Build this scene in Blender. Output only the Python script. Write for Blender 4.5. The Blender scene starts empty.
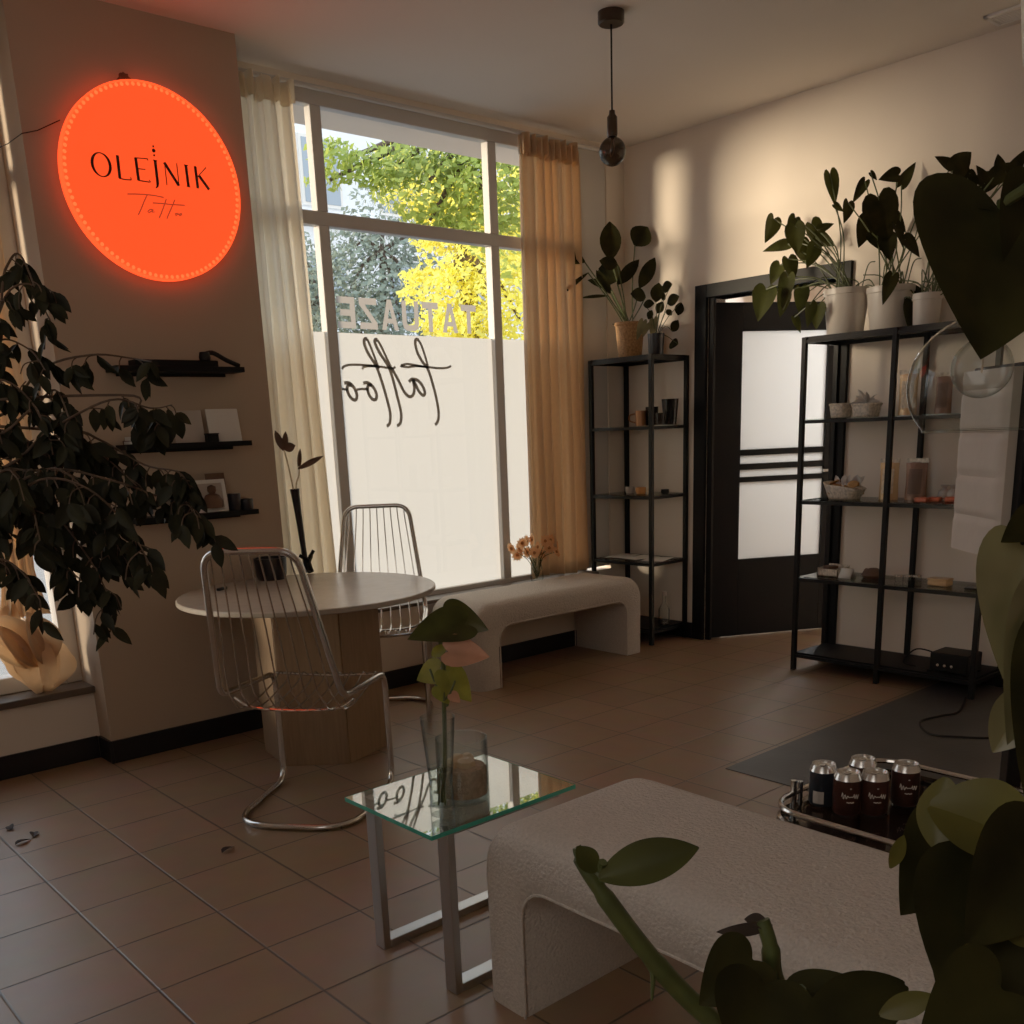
import bpy, bmesh, math, random
from mathutils import Vector, Matrix
random.seed(7)
PI = math.pi
V = Vector
sc = bpy.context.scene
COL = sc.collection

# ------------------------------------------------------------------ camera numbers (world in metres, floor z=0)
F, CX, CY = 985.8, 512.0, 691.04
PITCH, YAW, ROLL, CH = .2563, .71567, .038674, 1.335
_f = V((math.sin(YAW)*math.cos(PITCH), math.cos(YAW)*math.cos(PITCH), -math.sin(PITCH)))
_r = V((math.cos(YAW), -math.sin(YAW), 0))
_d = _f.cross(_r)
c_, s_ = math.cos(ROLL), math.sin(ROLL)
RT = _r*c_ + _d*s_
DN = _d*c_ - _r*s_
EYE = V((0, 0, CH))
def ray(u, v): return RT*((u-CX)/F) + DN*((v-CY)/F) + _f
def at(u, v, d): return EYE + ray(u, v)*d
def onz(u, v, z):
    r = ray(u, v); return EYE + r*((z-CH)/r.z)
def ony(u, v, y):
    r = ray(u, v); return EYE + r*(y/r.y)
def onx(u, v, x):
    r = ray(u, v); return EYE + r*(x/r.x)

# ------------------------------------------------------------------ materials
def nodes_of(name):
    m = bpy.data.materials.new(name); m.use_nodes = True
    nt = m.node_tree; return m, nt, nt.nodes, nt.links
def bsdf(nt): return nt.nodes['Principled BSDF']
def mat(name, col, rough=.6, metal=0, spec=.5, var=0, vscale=6, bump=0, bscale=60, trans=0, emis=None, estr=0, coat=0, detail=3, bdist=.01):
    m, nt, N, L = nodes_of(name)
    b = bsdf(nt)
    b.inputs['Base Color'].default_value = (*col, 1)
    b.inputs['Roughness'].default_value = rough
    b.inputs['Metallic'].default_value = metal
    b.inputs['Specular IOR Level'].default_value = spec
    b.inputs['Coat Weight'].default_value = coat
    tc = N.new('ShaderNodeTexCoord')
    if var:
        no = N.new('ShaderNodeTexNoise'); no.inputs['Scale'].default_value = vscale; no.inputs['Detail'].default_value = detail
        L.new(tc.outputs['Object'], no.inputs['Vector'])
        rp = N.new('ShaderNodeValToRGB')
        a = [max(0, c*(1-var)) for c in col]; z = [min(1, c*(1+var)) for c in col]
        rp.color_ramp.elements[0].position = .3; rp.color_ramp.elements[1].position = .7
        rp.color_ramp.elements[0].color = (*a, 1); rp.color_ramp.elements[1].color = (*z, 1)
        L.new(no.outputs['Fac'], rp.inputs['Fac']); L.new(rp.outputs['Color'], b.inputs['Base Color'])
    if bump:
        n2 = N.new('ShaderNodeTexNoise'); n2.inputs['Scale'].default_value = bscale; n2.inputs['Detail'].default_value = 4
        L.new(tc.outputs['Object'], n2.inputs['Vector'])
        bp = N.new('ShaderNodeBump'); bp.inputs['Strength'].default_value = bump; bp.inputs['Distance'].default_value = bdist
        L.new(n2.outputs['Fac'], bp.inputs['Height']); L.new(bp.outputs['Normal'], b.inputs['Normal'])
    if emis:
        b.inputs['Emission Color'].default_value = (*emis, 1); b.inputs['Emission Strength'].default_value = estr
    if trans:
        t = N.new('ShaderNodeBsdfTranslucent'); t.inputs['Color'].default_value = (*col, 1)
        mx = N.new('ShaderNodeMixShader'); mx.inputs[0].default_value = trans
        L.new(b.outputs[0], mx.inputs[1]); L.new(t.outputs[0], mx.inputs[2])
        L.new(mx.outputs[0], N['Material Output'].inputs['Surface'])
    return m
def glass(name, tint=(1, 1, 1), ior=1.45, rough=.0, edge=(.6, .65, .65), gloss=1.0):
    """thin clear glass: fresnel mirror over tinted see-through, darker towards the rim"""
    m, nt, N, L = nodes_of(name)
    N.remove(bsdf(nt))
    tr = N.new('ShaderNodeBsdfTransparent'); gl = N.new('ShaderNodeBsdfGlossy'); gl.inputs['Roughness'].default_value = rough
    lw = N.new('ShaderNodeLayerWeight'); lw.inputs['Blend'].default_value = .5
    rp = N.new('ShaderNodeValToRGB'); rp.color_ramp.elements[0].color = (*tint, 1); rp.color_ramp.elements[1].color = (*edge, 1)
    rp.color_ramp.elements[0].position = .35; rp.color_ramp.elements[1].position = .95
    L.new(lw.outputs['Facing'], rp.inputs['Fac']); L.new(rp.outputs['Color'], tr.inputs['Color'])
    pw = N.new('ShaderNodeMath'); pw.operation = 'POWER'; pw.inputs[1].default_value = 6.5; L.new(lw.outputs['Facing'], pw.inputs[0])
    mu = N.new('ShaderNodeMath'); mu.operation = 'MULTIPLY_ADD'; mu.inputs[1].default_value = gloss*.85; mu.inputs[2].default_value = .035*gloss; mu.use_clamp = True
    L.new(pw.outputs[0], mu.inputs[0])
    mx = N.new('ShaderNodeMixShader'); L.new(mu.outputs[0], mx.inputs[0]); L.new(tr.outputs[0], mx.inputs[1]); L.new(gl.outputs[0], mx.inputs[2])
    L.new(mx.outputs[0], N['Material Output'].inputs['Surface'])
    return m

def floor_mat():
    m, nt, N, L = nodes_of('tile_floor'); b = bsdf(nt)
    tc = N.new('ShaderNodeTexCoord'); sp = N.new('ShaderNodeSeparateXYZ'); L.new(tc.outputs['Object'], sp.inputs[0])
    def M(op, a, bb=None):
        n = N.new('ShaderNodeMath'); n.operation = op
        for i, x in enumerate((a, bb)):
            if x is None: continue
            if isinstance(x, (int, float)): n.inputs[i].default_value = x
            else: L.new(x, n.inputs[i])
        return n.outputs[0]
    ds, ids = [], []
    for o, off in (('X', .17), ('Y', .192)):
        t = M('DIVIDE', M('SUBTRACT', sp.outputs[o], off), .3)
        ids.append(M('FLOOR', t))
        ds.append(M('MULTIPLY', M('PINGPONG', t, .5), .3))
    dist = M('MINIMUM', ds[0], ds[1])
    grout = N.new('ShaderNodeMapRange'); grout.inputs['From Min'].default_value = .0015; grout.inputs['From Max'].default_value = .005
    L.new(dist, grout.inputs['Value'])
    cb = N.new('ShaderNodeCombineXYZ'); L.new(ids[0], cb.inputs[0]); L.new(ids[1], cb.inputs[1])
    wn = N.new('ShaderNodeTexWhiteNoise'); wn.noise_dimensions = '3D'; L.new(cb.outputs[0], wn.inputs['Vector'])
    rp = N.new('ShaderNodeValToRGB'); e = rp.color_ramp.elements
    e[0].color = (.29, .185, .118, 1); e[1].color = (.34, .208, .135, 1)
    k = e.new(.5); k.color = (.31, .20, .118, 1)
    L.new(wn.outputs['Value'], rp.inputs['Fac'])
    no = N.new('ShaderNodeTexNoise'); no.inputs['Scale'].default_value = 9; no.inputs['Detail'].default_value = 6
    L.new(tc.outputs['Object'], no.inputs['Vector'])
    mv = N.new('ShaderNodeMix'); mv.data_type = 'RGBA'; mv.blend_type = 'MULTIPLY'; mv.inputs['Factor'].default_value = .35
    L.new(rp.outputs['Color'], mv.inputs['A']); L.new(no.outputs['Color'], mv.inputs['B'])
    mg = N.new('ShaderNodeMix'); mg.data_type = 'RGBA'; L.new(grout.outputs[0], mg.inputs['Factor'])
    mg.inputs['A'].default_value = (.07, .05, .036, 1); L.new(mv.outputs['Result'], mg.inputs['B'])
    L.new(mg.outputs['Result'], b.inputs['Base Color'])
    b.inputs['Roughness'].default_value = .36
    bp = N.new('ShaderNodeBump'); bp.inputs['Strength'].default_value = .35; bp.inputs['Distance'].default_value = .004
    ad = M('ADD', grout.outputs[0], M('MULTIPLY', no.outputs['Fac'], .15))
    L.new(ad, bp.inputs['Height']); L.new(bp.outputs['Normal'], b.inputs['Normal'])
    return m
def film_mat():
    m, nt, N, L = nodes_of('frosted_film'); N.remove(bsdf(nt))
    t = N.new('ShaderNodeBsdfTranslucent'); t.inputs['Color'].default_value = (.53, .50, .455, 1)
    d = N.new('ShaderNodeBsdfPrincipled'); d.inputs['Base Color'].default_value = (.8, .78, .72, 1); d.inputs['Roughness'].default_value = .25
    mx = N.new('ShaderNodeMixShader'); mx.inputs[0].default_value = .1
    L.new(t.outputs[0], mx.inputs[1]); L.new(d.outputs[0], mx.inputs[2]); L.new(mx.outputs[0], N['Material Output'].inputs['Surface'])
    return m
def film_light():
    m = film_mat(); m.name = 'frosted_film_thin'; N, L = m.node_tree.nodes, m.node_tree.links
    out = N['Material Output']; src = out.inputs['Surface'].links[0].from_socket
    tr = N.new('ShaderNodeBsdfTransparent'); mx = N.new('ShaderNodeMixShader'); mx.inputs[0].default_value = .7
    L.new(src, mx.inputs[1]); L.new(tr.outputs[0], mx.inputs[2]); L.new(mx.outputs[0], out.inputs['Surface'])
    return m
def wood_mat(name, a, b_, rough=.45, scale=3):
    m, nt, N, L = nodes_of(name); b = bsdf(nt); b.inputs['Roughness'].default_value = rough
    tc = N.new('ShaderNodeTexCoord'); mp = N.new('ShaderNodeMapping'); mp.inputs['Scale'].default_value = (12*scale, 12*scale, scale)
    no = N.new('ShaderNodeTexNoise'); no.inputs['Scale'].default_value = 2.0; no.inputs['Detail'].default_value = 5
    rp = N.new('ShaderNodeValToRGB'); rp.color_ramp.elements[0].color = (*a, 1); rp.color_ramp.elements[1].color = (*b_, 1)
    rp.color_ramp.elements[0].position = .3; rp.color_ramp.elements[1].position = .7
    L.new(tc.outputs['Object'], mp.inputs[0]); L.new(mp.outputs[0], no.inputs['Vector']); L.new(no.outputs['Fac'], rp.inputs['Fac']); L.new(rp.outputs[0], b.inputs['Base Color'])
    return m

MT = {}
MT['floor'] = floor_mat()
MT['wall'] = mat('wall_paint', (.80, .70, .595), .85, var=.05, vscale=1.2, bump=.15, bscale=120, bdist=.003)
MT['pier'] = mat('wall_paint_shaded', (.46, .355, .265), .85, var=.05, vscale=1.2, bump=.15, bscale=120, bdist=.003)  # wall paint darkened: the pier's shade is put into its colour
MT['ceil'] = mat('ceiling_paint', (.78, .71, .64), .9, var=.03, vscale=1)
MT['black'] = mat('black_metal', (.005, .005, .0045), .5, spec=.25)
MT['blackwood'] = mat('black_painted_wood', (.0035, .0035, .0035), .55, spec=.2, bump=.05, bscale=40)
MT['blacktile'] = mat('black_skirting', (.006, .006, .007), .35)
MT['frame'] = mat('window_frame_grey', (.60, .57, .54), .4)
MT['pane'] = glass('window_glass', (.97, .98, .98), 1.45, edge=(.8, .85, .85))
MT['film'] = film_mat(); MT['film2'] = film_light()
MT['letter'] = mat('grey_vinyl_lettering', (.34, .30, .265), .6, trans=.9)
MT['sillwood'] = mat('dark_sill', (.10, .075, .06), .35, var=.2, vscale=8)
MT['linen'] = mat('tan_linen', (.78, .61, .43), .9, var=.06, vscale=40, bump=.2, bscale=400, trans=.6, bdist=.002)
MT['sheer'] = mat('cream_linen', (.95, .88, .76), .9, var=.04, vscale=40, bump=.2, bscale=400, trans=.7, bdist=.002)
MT['chrome'] = mat('chrome', (.62, .60, .57), .16, metal=1)
MT['steel'] = mat('brushed_steel', (.46, .45, .43), .3, metal=1, bump=.03, bscale=300)
MT['boucle'] = mat('cream_boucle', (.60, .54, .48), .95, var=.10, vscale=150, bump=.8, bscale=120, bdist=.008)
MT['tablewood'] = wood_mat('beige_wood', (.24, .155, .09), (.31, .20, .12), .5)
MT['tabletop'] = mat('pale_laminate', (.46, .41, .35), .27, var=.05, vscale=20)
MT['clear'] = glass('clear_glass', (.96, .98, .97), 1.45, edge=(.45, .48, .47))
MT['tint'] = glass('table_glass', (.86, .93, .90), 1.5, edge=(.6, .72, .68), gloss=6.5)
MT['edgeglass'] = mat('green_glass_edge', (.05, .38, .28), .15, emis=None)
MT['smoke'] = glass('smoked_glass', (.30, .27, .25), 1.6, edge=(.12, .1, .09), gloss=1.3)
MT['shelfglass'] = glass('shelf_glass', (.85, .9, .88), 1.5, edge=(.5, .55, .53))
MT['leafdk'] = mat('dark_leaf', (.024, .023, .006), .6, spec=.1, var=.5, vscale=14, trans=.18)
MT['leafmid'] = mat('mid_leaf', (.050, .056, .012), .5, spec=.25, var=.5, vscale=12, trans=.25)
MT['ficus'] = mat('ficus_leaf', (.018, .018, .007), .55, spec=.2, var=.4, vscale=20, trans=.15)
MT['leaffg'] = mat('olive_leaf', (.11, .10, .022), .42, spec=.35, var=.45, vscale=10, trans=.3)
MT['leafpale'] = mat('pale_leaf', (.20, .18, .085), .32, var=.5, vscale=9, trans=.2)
MT['leafvar'] = mat('yellow_green_leaf', (.24, .23, .035), .45, var=.4, vscale=25, trans=.4)
MT['peach'] = mat('peach_spathe', (.62, .30, .19), .4, var=.2, vscale=20, trans=.3)
MT['stem'] = mat('green_stem', (.06, .075, .02), .5, var=.3, vscale=30)
MT['bark'] = mat('bark', (.09, .055, .035), .8, var=.3, vscale=30, bump=.4, bscale=60)
MT['whitepot'] = mat('white_ceramic', (.66, .60, .53), .35, var=.03)
MT['wicker'] = mat('tan_wicker', (.42, .22, .09), .8, var=.35, vscale=90, bump=.6, bscale=120)
MT['soil'] = mat('soil', (.02, .014, .01), .95, bump=.8, bscale=80)
MT['blackpot'] = mat('black_glaze', (.010, .010, .014), .3)
MT['paper'] = mat('white_paper', (.75, .72, .67), .8)
MT['card'] = mat('grey_card', (.48, .42, .37), .8, var=.05)
MT['brown'] = mat('brown_board', (.12, .06, .035), .6, var=.2)
MT['gold'] = mat('gold_foil', (.62, .40, .20), .35, metal=.35, bump=.5, bscale=40)
MT['bronze'] = mat('brown_foil', (.20, .10, .06), .3, metal=.3, bump=.5, bscale=40)
MT['cream'] = mat('cream_filling', (.65, .52, .36), .6, var=.25, vscale=60)
MT['basket'] = mat('pale_basket', (.74, .66, .55), .8, var=.3, vscale=80, bump=.6, bscale=150)
MT['tissue'] = mat('cellophane', (.62, .58, .55), .2, trans=.4)
MT['cookie'] = mat('cookie', (.48, .26, .10), .8, var=.3, vscale=40, bump=.5, bscale=80)
MT['red'] = mat('red_wrapper', (.50, .11, .05), .35, var=.3, vscale=60)
MT['orange'] = mat('orange_glaze', (.65, .28, .08), .35)
MT['candlewax'] = mat('sand_wax', (.46, .31, .21), .8, var=.2, vscale=90, bump=.5, bscale=150)
MT['candlewhite'] = mat('cream_wax', (.65, .48, .32), .5, var=.1)
MT['can'] = mat('brown_can', (.045, .016, .010), .3, var=.2, vscale=30)
MT['canblue'] = mat('dark_blue_can', (.018, .022, .030), .3)
MT['alu'] = mat('aluminium', (.75, .74, .72), .25, metal=1)
MT['white'] = mat('white_ink', (.70, .66, .60), .6)
MT['quilt'] = mat('beige_quilted_leather', (.55, .49, .42), .6, var=.05, vscale=8, bump=.1, bscale=30)
MT['darkmat'] = mat('dark_floor_mat', (.055, .052, .050), .42, var=.25, vscale=4, bump=.08, bscale=50)
MT['signred'] = mat('sign_face', (.8, .09, .02), .4, emis=(1.0, .056, .010), estr=.66)
MT['signrim'] = mat('sign_rim_light', (.8, .09, .02), .4, emis=(1.0, .06, .012), estr=1.0)
MT['signled'] = mat('sign_led', (.9, .2, .06), .4, emis=(1.0, .10, .022), estr=.9)
MT['signink'] = mat('sign_lettering', (.03, .008, .006), .5)
MT['signink2'] = mat('sign_script', (.32, .045, .015), .5, emis=(.5, .04, .012), estr=.35)
MT['doorglass'] = mat('frosted_door_glass', (.80, .80, .78), .35, trans=.7)
MT['flower'] = mat('dried_orange_petals', (.92, .55, .30), .8, var=.25, vscale=50, trans=.6)
MT['flowerc'] = mat('flower_centre', (.40, .17, .06), .8)
MT['facade'] = mat('pale_facade', (.78, .80, .82), .8, var=.03)
MT['darkwin'] = mat('dark_window', (.30, .36, .42), .2)
MT['treeyel'] = mat('yellow_leaf', (1.0, .92, .20), .6, var=.22, vscale=1.2, trans=.5)
MT['treegrn'] = mat('green_tree_leaf', (.42, .50, .09), .6, var=.35, vscale=1.5, trans=.45)
MT['treedk'] = mat('grey_green_leaf', (.25, .29, .22), .7, var=.35, vscale=1.2, trans=.3)
MT['asphalt'] = mat('pavement', (.22, .21, .20), .9, var=.1)
MT['socket'] = mat('bronze_socket', (.055, .04, .03), .35, metal=.6)
MT['vent'] = mat('white_vent', (.85, .82, .78), .5)
MT['moss'] = mat('dead_leaf', (.03, .018, .012), .8)
MT['copper'] = mat('copper_glaze', (.40, .20, .10), .3, metal=.7)

# ------------------------------------------------------------------ mesh building
class MB:
    def __init__(self): self.b = bmesh.new()
    def box(self, lo, hi, rot=None, org=None):
        lo, hi = V(lo), V(hi); c = (lo+hi)/2; s = hi-lo
        r = bmesh.ops.create_cube(self.b, size=1)
        bmesh.ops.scale(self.b, vec=s, verts=r['verts']); bmesh.ops.translate(self.b, vec=c, verts=r['verts'])
        if rot is not None: bmesh.ops.rotate(self.b, cent=V(org) if org is not None else c, matrix=rot.to_3x3(), verts=r['verts'])
        return self
    def obox(self, org, ax, ay, az, lo, hi):
        vs = []
        for z in (lo[2], hi[2]):
            for x, y in ((lo[0], lo[1]), (hi[0], lo[1]), (hi[0], hi[1]), (lo[0], hi[1])):
                vs.append(self.b.verts.new(V(org)+V(ax)*x+V(ay)*y+V(az)*z))
        for q in ((3, 2, 1, 0), (4, 5, 6, 7), (0, 1, 5, 4), (1, 2, 6, 5), (2, 3, 7, 6), (3, 0, 4, 7)):
            self.b.faces.new([vs[i] for i in q])
        return self
    def tube(self, pts, r, seg=10, closed=False, cap=True):
        pts = [V(p) for p in pts]; n = len(pts)
        rs = r if isinstance(r, (list, tuple)) else [r]*n
        tang = []
        for i in range(n):
            a = pts[i-1] if (i > 0 or closed) else pts[i]
            b = pts[(i+1) % n] if (i < n-1 or closed) else pts[i]
            t = (b-a); tang.append(t.normalized() if t.length > 1e-9 else V((0, 0, 1)))
        up = V((0, 0, 1)) if abs(tang[0].z) < .9 else V((1, 0, 0))
        nr = (up - tang[0]*up.dot(tang[0])).normalized()
        rings = []
        for i in range(n):
            nr = (nr - tang[i]*nr.dot(tang[i]))
            nr = nr.normalized() if nr.length > 1e-6 else tang[i].orthogonal().normalized()
            bn = tang[i].cross(nr)
            rings.append([self.b.verts.new(pts[i]+(nr*math.cos(2*PI*k/seg)+bn*math.sin(2*PI*k/seg))*rs[i]) for k in range(seg)])
        m = n if closed else n-1
        for i in range(m):
            A, B = rings[i], rings[(i+1) % n]
            off = 0
            if closed and i == n-1:
                off = min(range(seg), key=lambda o: sum((A[k].co-B[(k+o) % seg].co).length for k in range(seg)))
            for k in range(seg):
                self.b.faces.new((A[k], A[(k+1) % seg], B[(k+1+off) % seg], B[(k+off) % seg]))
        if cap and not closed:
            self.b.faces.new(rings[0][::-1]); self.b.faces.new(rings[-1])
        return self
    def lathe(self, c, prof, seg=32, axis=None):
        c = V(c); rings = []
        az = V(axis).normalized() if axis is not None else V((0, 0, 1))
        ax = az.orthogonal().normalized() if axis is not None else V((1, 0, 0)); ay = az.cross(ax)
        for r, z in prof:
            if r < 1e-6: rings.append([self.b.verts.new(c+az*z)])
            else: rings.append([self.b.verts.new(c+az*z+(ax*math.cos(2*PI*k/seg)+ay*math.sin(2*PI*k/seg))*r) for k in range(seg)])
        for A, B in zip(rings, rings[1:]):
            if len(A) == 1 and len(B) == 1: continue
            for k in range(seg):
                k2 = (k+1) % seg
                if len(A) == 1: self.b.faces.new((A[0], B[k2], B[k]))
                elif len(B) == 1: self.b.faces.new((A[k], A[k2], B[0]))
                else: self.b.faces.new((A[k], A[k2], B[k2], B[k]))
        return self
    def prism(self, poly, org, ax, ay, az, h):
        """polygon poly (2D in ax, ay) extruded by h along az"""
        org, ax, ay, az = V(org), V(ax), V(ay), V(az)
        a = [self.b.verts.new(org+ax*x+ay*y) for x, y in poly]
        b = [self.b.verts.new(org+ax*x+ay*y+az*h) for x, y in poly]
        n = len(poly)
        self.b.faces.new(a[::-1]); self.b.faces.new(b)
        for i in range(n): self.b.faces.new((a[i], a[(i+1) % n], b[(i+1) % n], b[i]))
        return self
    def quad(self, *p):
        self.b.faces.new([self.b.verts.new(V(q)) for q in p]); return self
    def grid(self, fn, nu, nv, closeu=False):
        g = [[self.b.verts.new(fn(i/(nu if closeu else nu-1), j/(nv-1))) for j in range(nv)] for i in range(nu)]
        for i in range(nu if closeu else nu-1):
            for j in range(nv-1):
                i2 = (i+1) % nu
                self.b.faces.new((g[i][j], g[i2][j], g[i2][j+1], g[i][j+1]))
        return self
    def stroke(self, pts, w, org, ax, ay, az, h=.002):
        """flat ribbon along a 2D path, w may be a list"""
        n = len(pts); ws = w if isinstance(w, (list, tuple)) else [w]*n
        P = [V((p[0], p[1])) for p in pts]
        Lf, Rg = [], []
        for i in range(n):
            t = P[min(i+1, n-1)]-P[max(i-1, 0)]
            t = t.normalized() if t.length > 1e-9 else V((1, 0))
            nn = V((-t.y, t.x))*(ws[i]/2)
            Lf.append(P[i]+nn); Rg.append(P[i]-nn)
        org, ax, ay, az = V(org), V(ax), V(ay), V(az)
        to = lambda q, k: org+ax*q.x+ay*q.y+az*k
        lo = [[self.b.verts.new(to(q, 0)) for q in S] for S in (Lf, Rg)]
        hi = [[self.b.verts.new(to(q, h)) for q in S] for S in (Lf, Rg)]
        for i in range(n-1):
            self.b.faces.new((hi[0][i], hi[0][i+1], hi[1][i+1], hi[1][i]))
            self.b.faces.new((lo[0][i], lo[1][i], lo[1][i+1], lo[0][i+1]))
            self.b.faces.new((lo[0][i], lo[0][i+1], hi[0][i+1], hi[0][i]))
            self.b.faces.new((lo[1][i+1], lo[1][i], hi[1][i], hi[1][i+1]))
        self.b.faces.new((lo[0][0], hi[0][0], hi[1][0], lo[1][0])); self.b.faces.new((lo[0][-1], lo[1][-1], hi[1][-1], hi[0][-1]))
        return self
    def leaf(self, base, d, nrm, Ln, W, shape='oval', droop=.15, fold=.25, n=8):
        base, d = V(base), V(d).normalized()
        nrm = V(nrm); nrm = nrm-d*nrm.dot(d)
        nrm = nrm.normalized() if nrm.length > 1e-5 else d.orthogonal().normalized()
        sd = d.cross(nrm)
        if shape == 'heart':
            half = [(0, 0), (.05, -.07), (.17, -.155), (.31, -.14), (.43, -.03), (.475, .12), (.46, .28), (.39, .46), (.28, .65), (.15, .83), (.05, .95), (0, 1)]
            def pt(x, y):
                yy = max(0, y)
                return base+d*(y*Ln)+sd*(x*W)+nrm*(fold*W*abs(x)*.8-droop*Ln*yy*yy)
            mid = [self.b.verts.new(pt(0, min(1, max(0, y)))) for x, y in half]
            for sg_ in (-1, 1):
                rows = [mid]
                for k in (.36, .7, 1):
                    rows.append([self.b.verts.new(pt(sg_*x*k, min(1, max(0, y))*(1-k)+y*k)) for x, y in half])
                for A_, B_ in zip(rows, rows[1:]):
                    for q in range(len(half)-1): self.b.faces.new((A_[q], A_[q+1], B_[q+1], B_[q]))
            return self
        cols = (-1, -.55, 0, .55, 1); g = []
        for i in range(n):
            t = i/(n-1); row = []
            if shape == 'heart':
                w = .5*(1-t)**.62*(.62+1.55*t-.75*t*t) if t < 1 else 0; w = max(w, .004)
                back = .26*(1-t)**3
            elif shape == 'ficus':
                w = .5*math.sin(PI*min(1, t**.8))**.85; w = max(w, .02 if t < .5 else .004); back = 0
            elif shape == 'broad':
                w = max(.004, .5*(1-t)**.75*(.80+1.0*t)*1.05); back = .10*(1-t)**3
            else:
                w = .5*math.sin(PI*(t*.97+.015))**.75; back = .02
            for c in cols:
                y = t-back*abs(c)**1.4
                p = base+d*(y*Ln)+sd*(c*w*W)+nrm*(fold*W*.5*abs(c)*w*2-droop*Ln*t*t)
                row.append(self.b.verts.new(p))
            g.append(row)
        for i in range(n-1):
            for j in range(4):
                self.b.faces.new((g[i][j], g[i][j+1], g[i+1][j+1], g[i+1][j]))
        return self

def root_loc(o):
    v = V((0, 0, 0))
    while o is not None: v += o.location; o = o.parent
    return v
def obj(name, mb, m, parent=None, world=True, smooth=True, bevel=0, kind=None, label=None, ang=40, sub=0, solid=0):
    bm = mb.b
    if parent is not None and world:
        bmesh.ops.translate(bm, vec=-root_loc(parent), verts=bm.verts)
    bmesh.ops.recalc_face_normals(bm, faces=bm.faces)
    me = bpy.data.meshes.new(name); bm.to_mesh(me); bm.free()
    me.materials.append(MT[m] if isinstance(m, str) else m)
    if smooth:
        for p in me.polygons: p.use_smooth = True
        try: me.set_sharp_from_angle(angle=math.radians(ang))
        except Exception: pass
    o = bpy.data.objects.new(name, me); COL.objects.link(o)
    if parent is not None: o.parent = parent
    if bevel:
        md = o.modifiers.new('bevel', 'BEVEL'); md.width = bevel; md.segments = 2; md.limit_method = 'ANGLE'; md.angle_limit = math.radians(50)
        md.harden_normals = False
    if solid:
        md = o.modifiers.new('solid', 'SOLIDIFY'); md.thickness = solid; md.offset = 0
    if sub:
        md = o.modifiers.new('sub', 'SUBSURF'); md.levels = sub; md.render_levels = sub
    if kind: o['kind'] = kind
    if label: o['label'] = label
    return o
def thing(name, loc, label, cat, group=None, rotz=0):
    o = bpy.data.objects.new(name, None); COL.objects.link(o); o.location = V(loc); o.rotation_euler = (0, 0, rotz)
    o.empty_display_size = .1
    o['label'] = label; o['category'] = cat
    if group: o['group'] = group
    return o
def tag(o, label, cat, group=None):
    o['label'] = label; o['category'] = cat
    if group: o['group'] = group
    return o
def struct(name, mb, m, parent=None, **k):
    return obj(name, mb, m, parent, kind='structure', **k)
def dup(root, loc, rotz, label, group=None):
    r = root.copy(); COL.objects.link(r); r.location = V(loc); r.rotation_euler = (0, 0, rotz); r['label'] = label
    if group: r['group'] = group
    for ch in list(root.children):
        c = ch.copy(); COL.objects.link(c); c.parent = r
        for g in list(ch.children):
            d = g.copy(); COL.objects.link(d); d.parent = c
    return r
def fillet(pts, r, n=6, closed=False):
    """round the corners of a 3D polyline"""
    pts = [V(p) for p in pts]; out = []; N = len(pts)
    for i, p in enumerate(pts):
        if not closed and i in (0, N-1): out.append(p); continue
        a, b = pts[i-1]-p, pts[(i+1) % N]-p
        rr = r[i] if isinstance(r, (list, tuple)) else r
        k = min(rr, a.length*.49, b.length*.49)
        A, B = p+a.normalized()*k, p+b.normalized()*k
        for j in range(n+1):
            t = j/n; out.append(A*(1-t)**2+p*2*t*(1-t)+B*t*t)
    return out
def smooth_path(pts, n=6):
    """Catmull-Rom through the points"""
    P = [V(p) for p in pts]; out = []
    for i in range(len(P)-1):
        p0, p1, p2, p3 = P[max(i-1, 0)], P[i], P[i+1], P[min(i+2, len(P)-1)]
        for j in range(n):
            t = j/n
            out.append(.5*((2*p1)+(p2-p0)*t+(2*p0-5*p1+4*p2-p3)*t*t+(3*p1-p0-3*p2+p3)*t**3))
    out.append(P[-1]); return out
X3, Y3, Z3 = V((1, 0, 0)), V((0, 1, 0)), V((0, 0, 1))

# ================================================================== THE SETTING
RX = 5.02          # right wall plane
WY = 4.40          # low wall under the windows
PY = 4.26          # pier face
GY = 4.56          # window glass plane
CZ = 3.0
LX, BY = -1.2, -1.6
struct('floor', MB().box((LX-.2, BY-.2, -.12), (7.4, 4.72, 0)), 'floor', smooth=False)
struct('ceiling', MB().box((LX-.2, BY-.2, CZ), (7.4, 4.72, CZ+.15)), 'ceil', smooth=False)
wf = MB()
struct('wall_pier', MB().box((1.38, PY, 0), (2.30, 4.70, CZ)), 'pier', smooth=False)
wf.box((2.30, WY, 0), (4.60, 4.70, .43)); wf.box((4.60, 4.53, 0), (4.86, 4.70, .43))
wf.box((4.86, 4.53, 0), (RX, 4.70, CZ))
wf.box((2.30, 4.53, 2.955), (4.86, 4.70, CZ))
wf.box((LX, WY, 0), (1.38, 4.70, .30)); wf.box((LX, 4.53, 2.9), (1.38, 4.70, CZ)); wf.box((LX, WY, .30), (-.25, 4.70, CZ))
struct('wall_front', wf, 'wall', smooth=False)
DY0, DY1, DZ = 3.02, 3.87, 2.06
wr = MB().box((RX, BY, 0), (RX+.16, DY0, CZ)).box((RX, DY1, 0), (RX+.16, 4.53, CZ)).box((RX, DY0, DZ), (RX+.16, DY1, CZ))
struct('wall_right', wr, 'wall', smooth=False)
struct('wall_left', MB().box((LX-.15, BY-.15, 0), (LX, 4.70, CZ)), 'wall', smooth=False)
struct('wall_back', MB().box((LX, BY-.15, 0), (RX+.16, BY, CZ)), 'wall', smooth=False)
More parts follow.
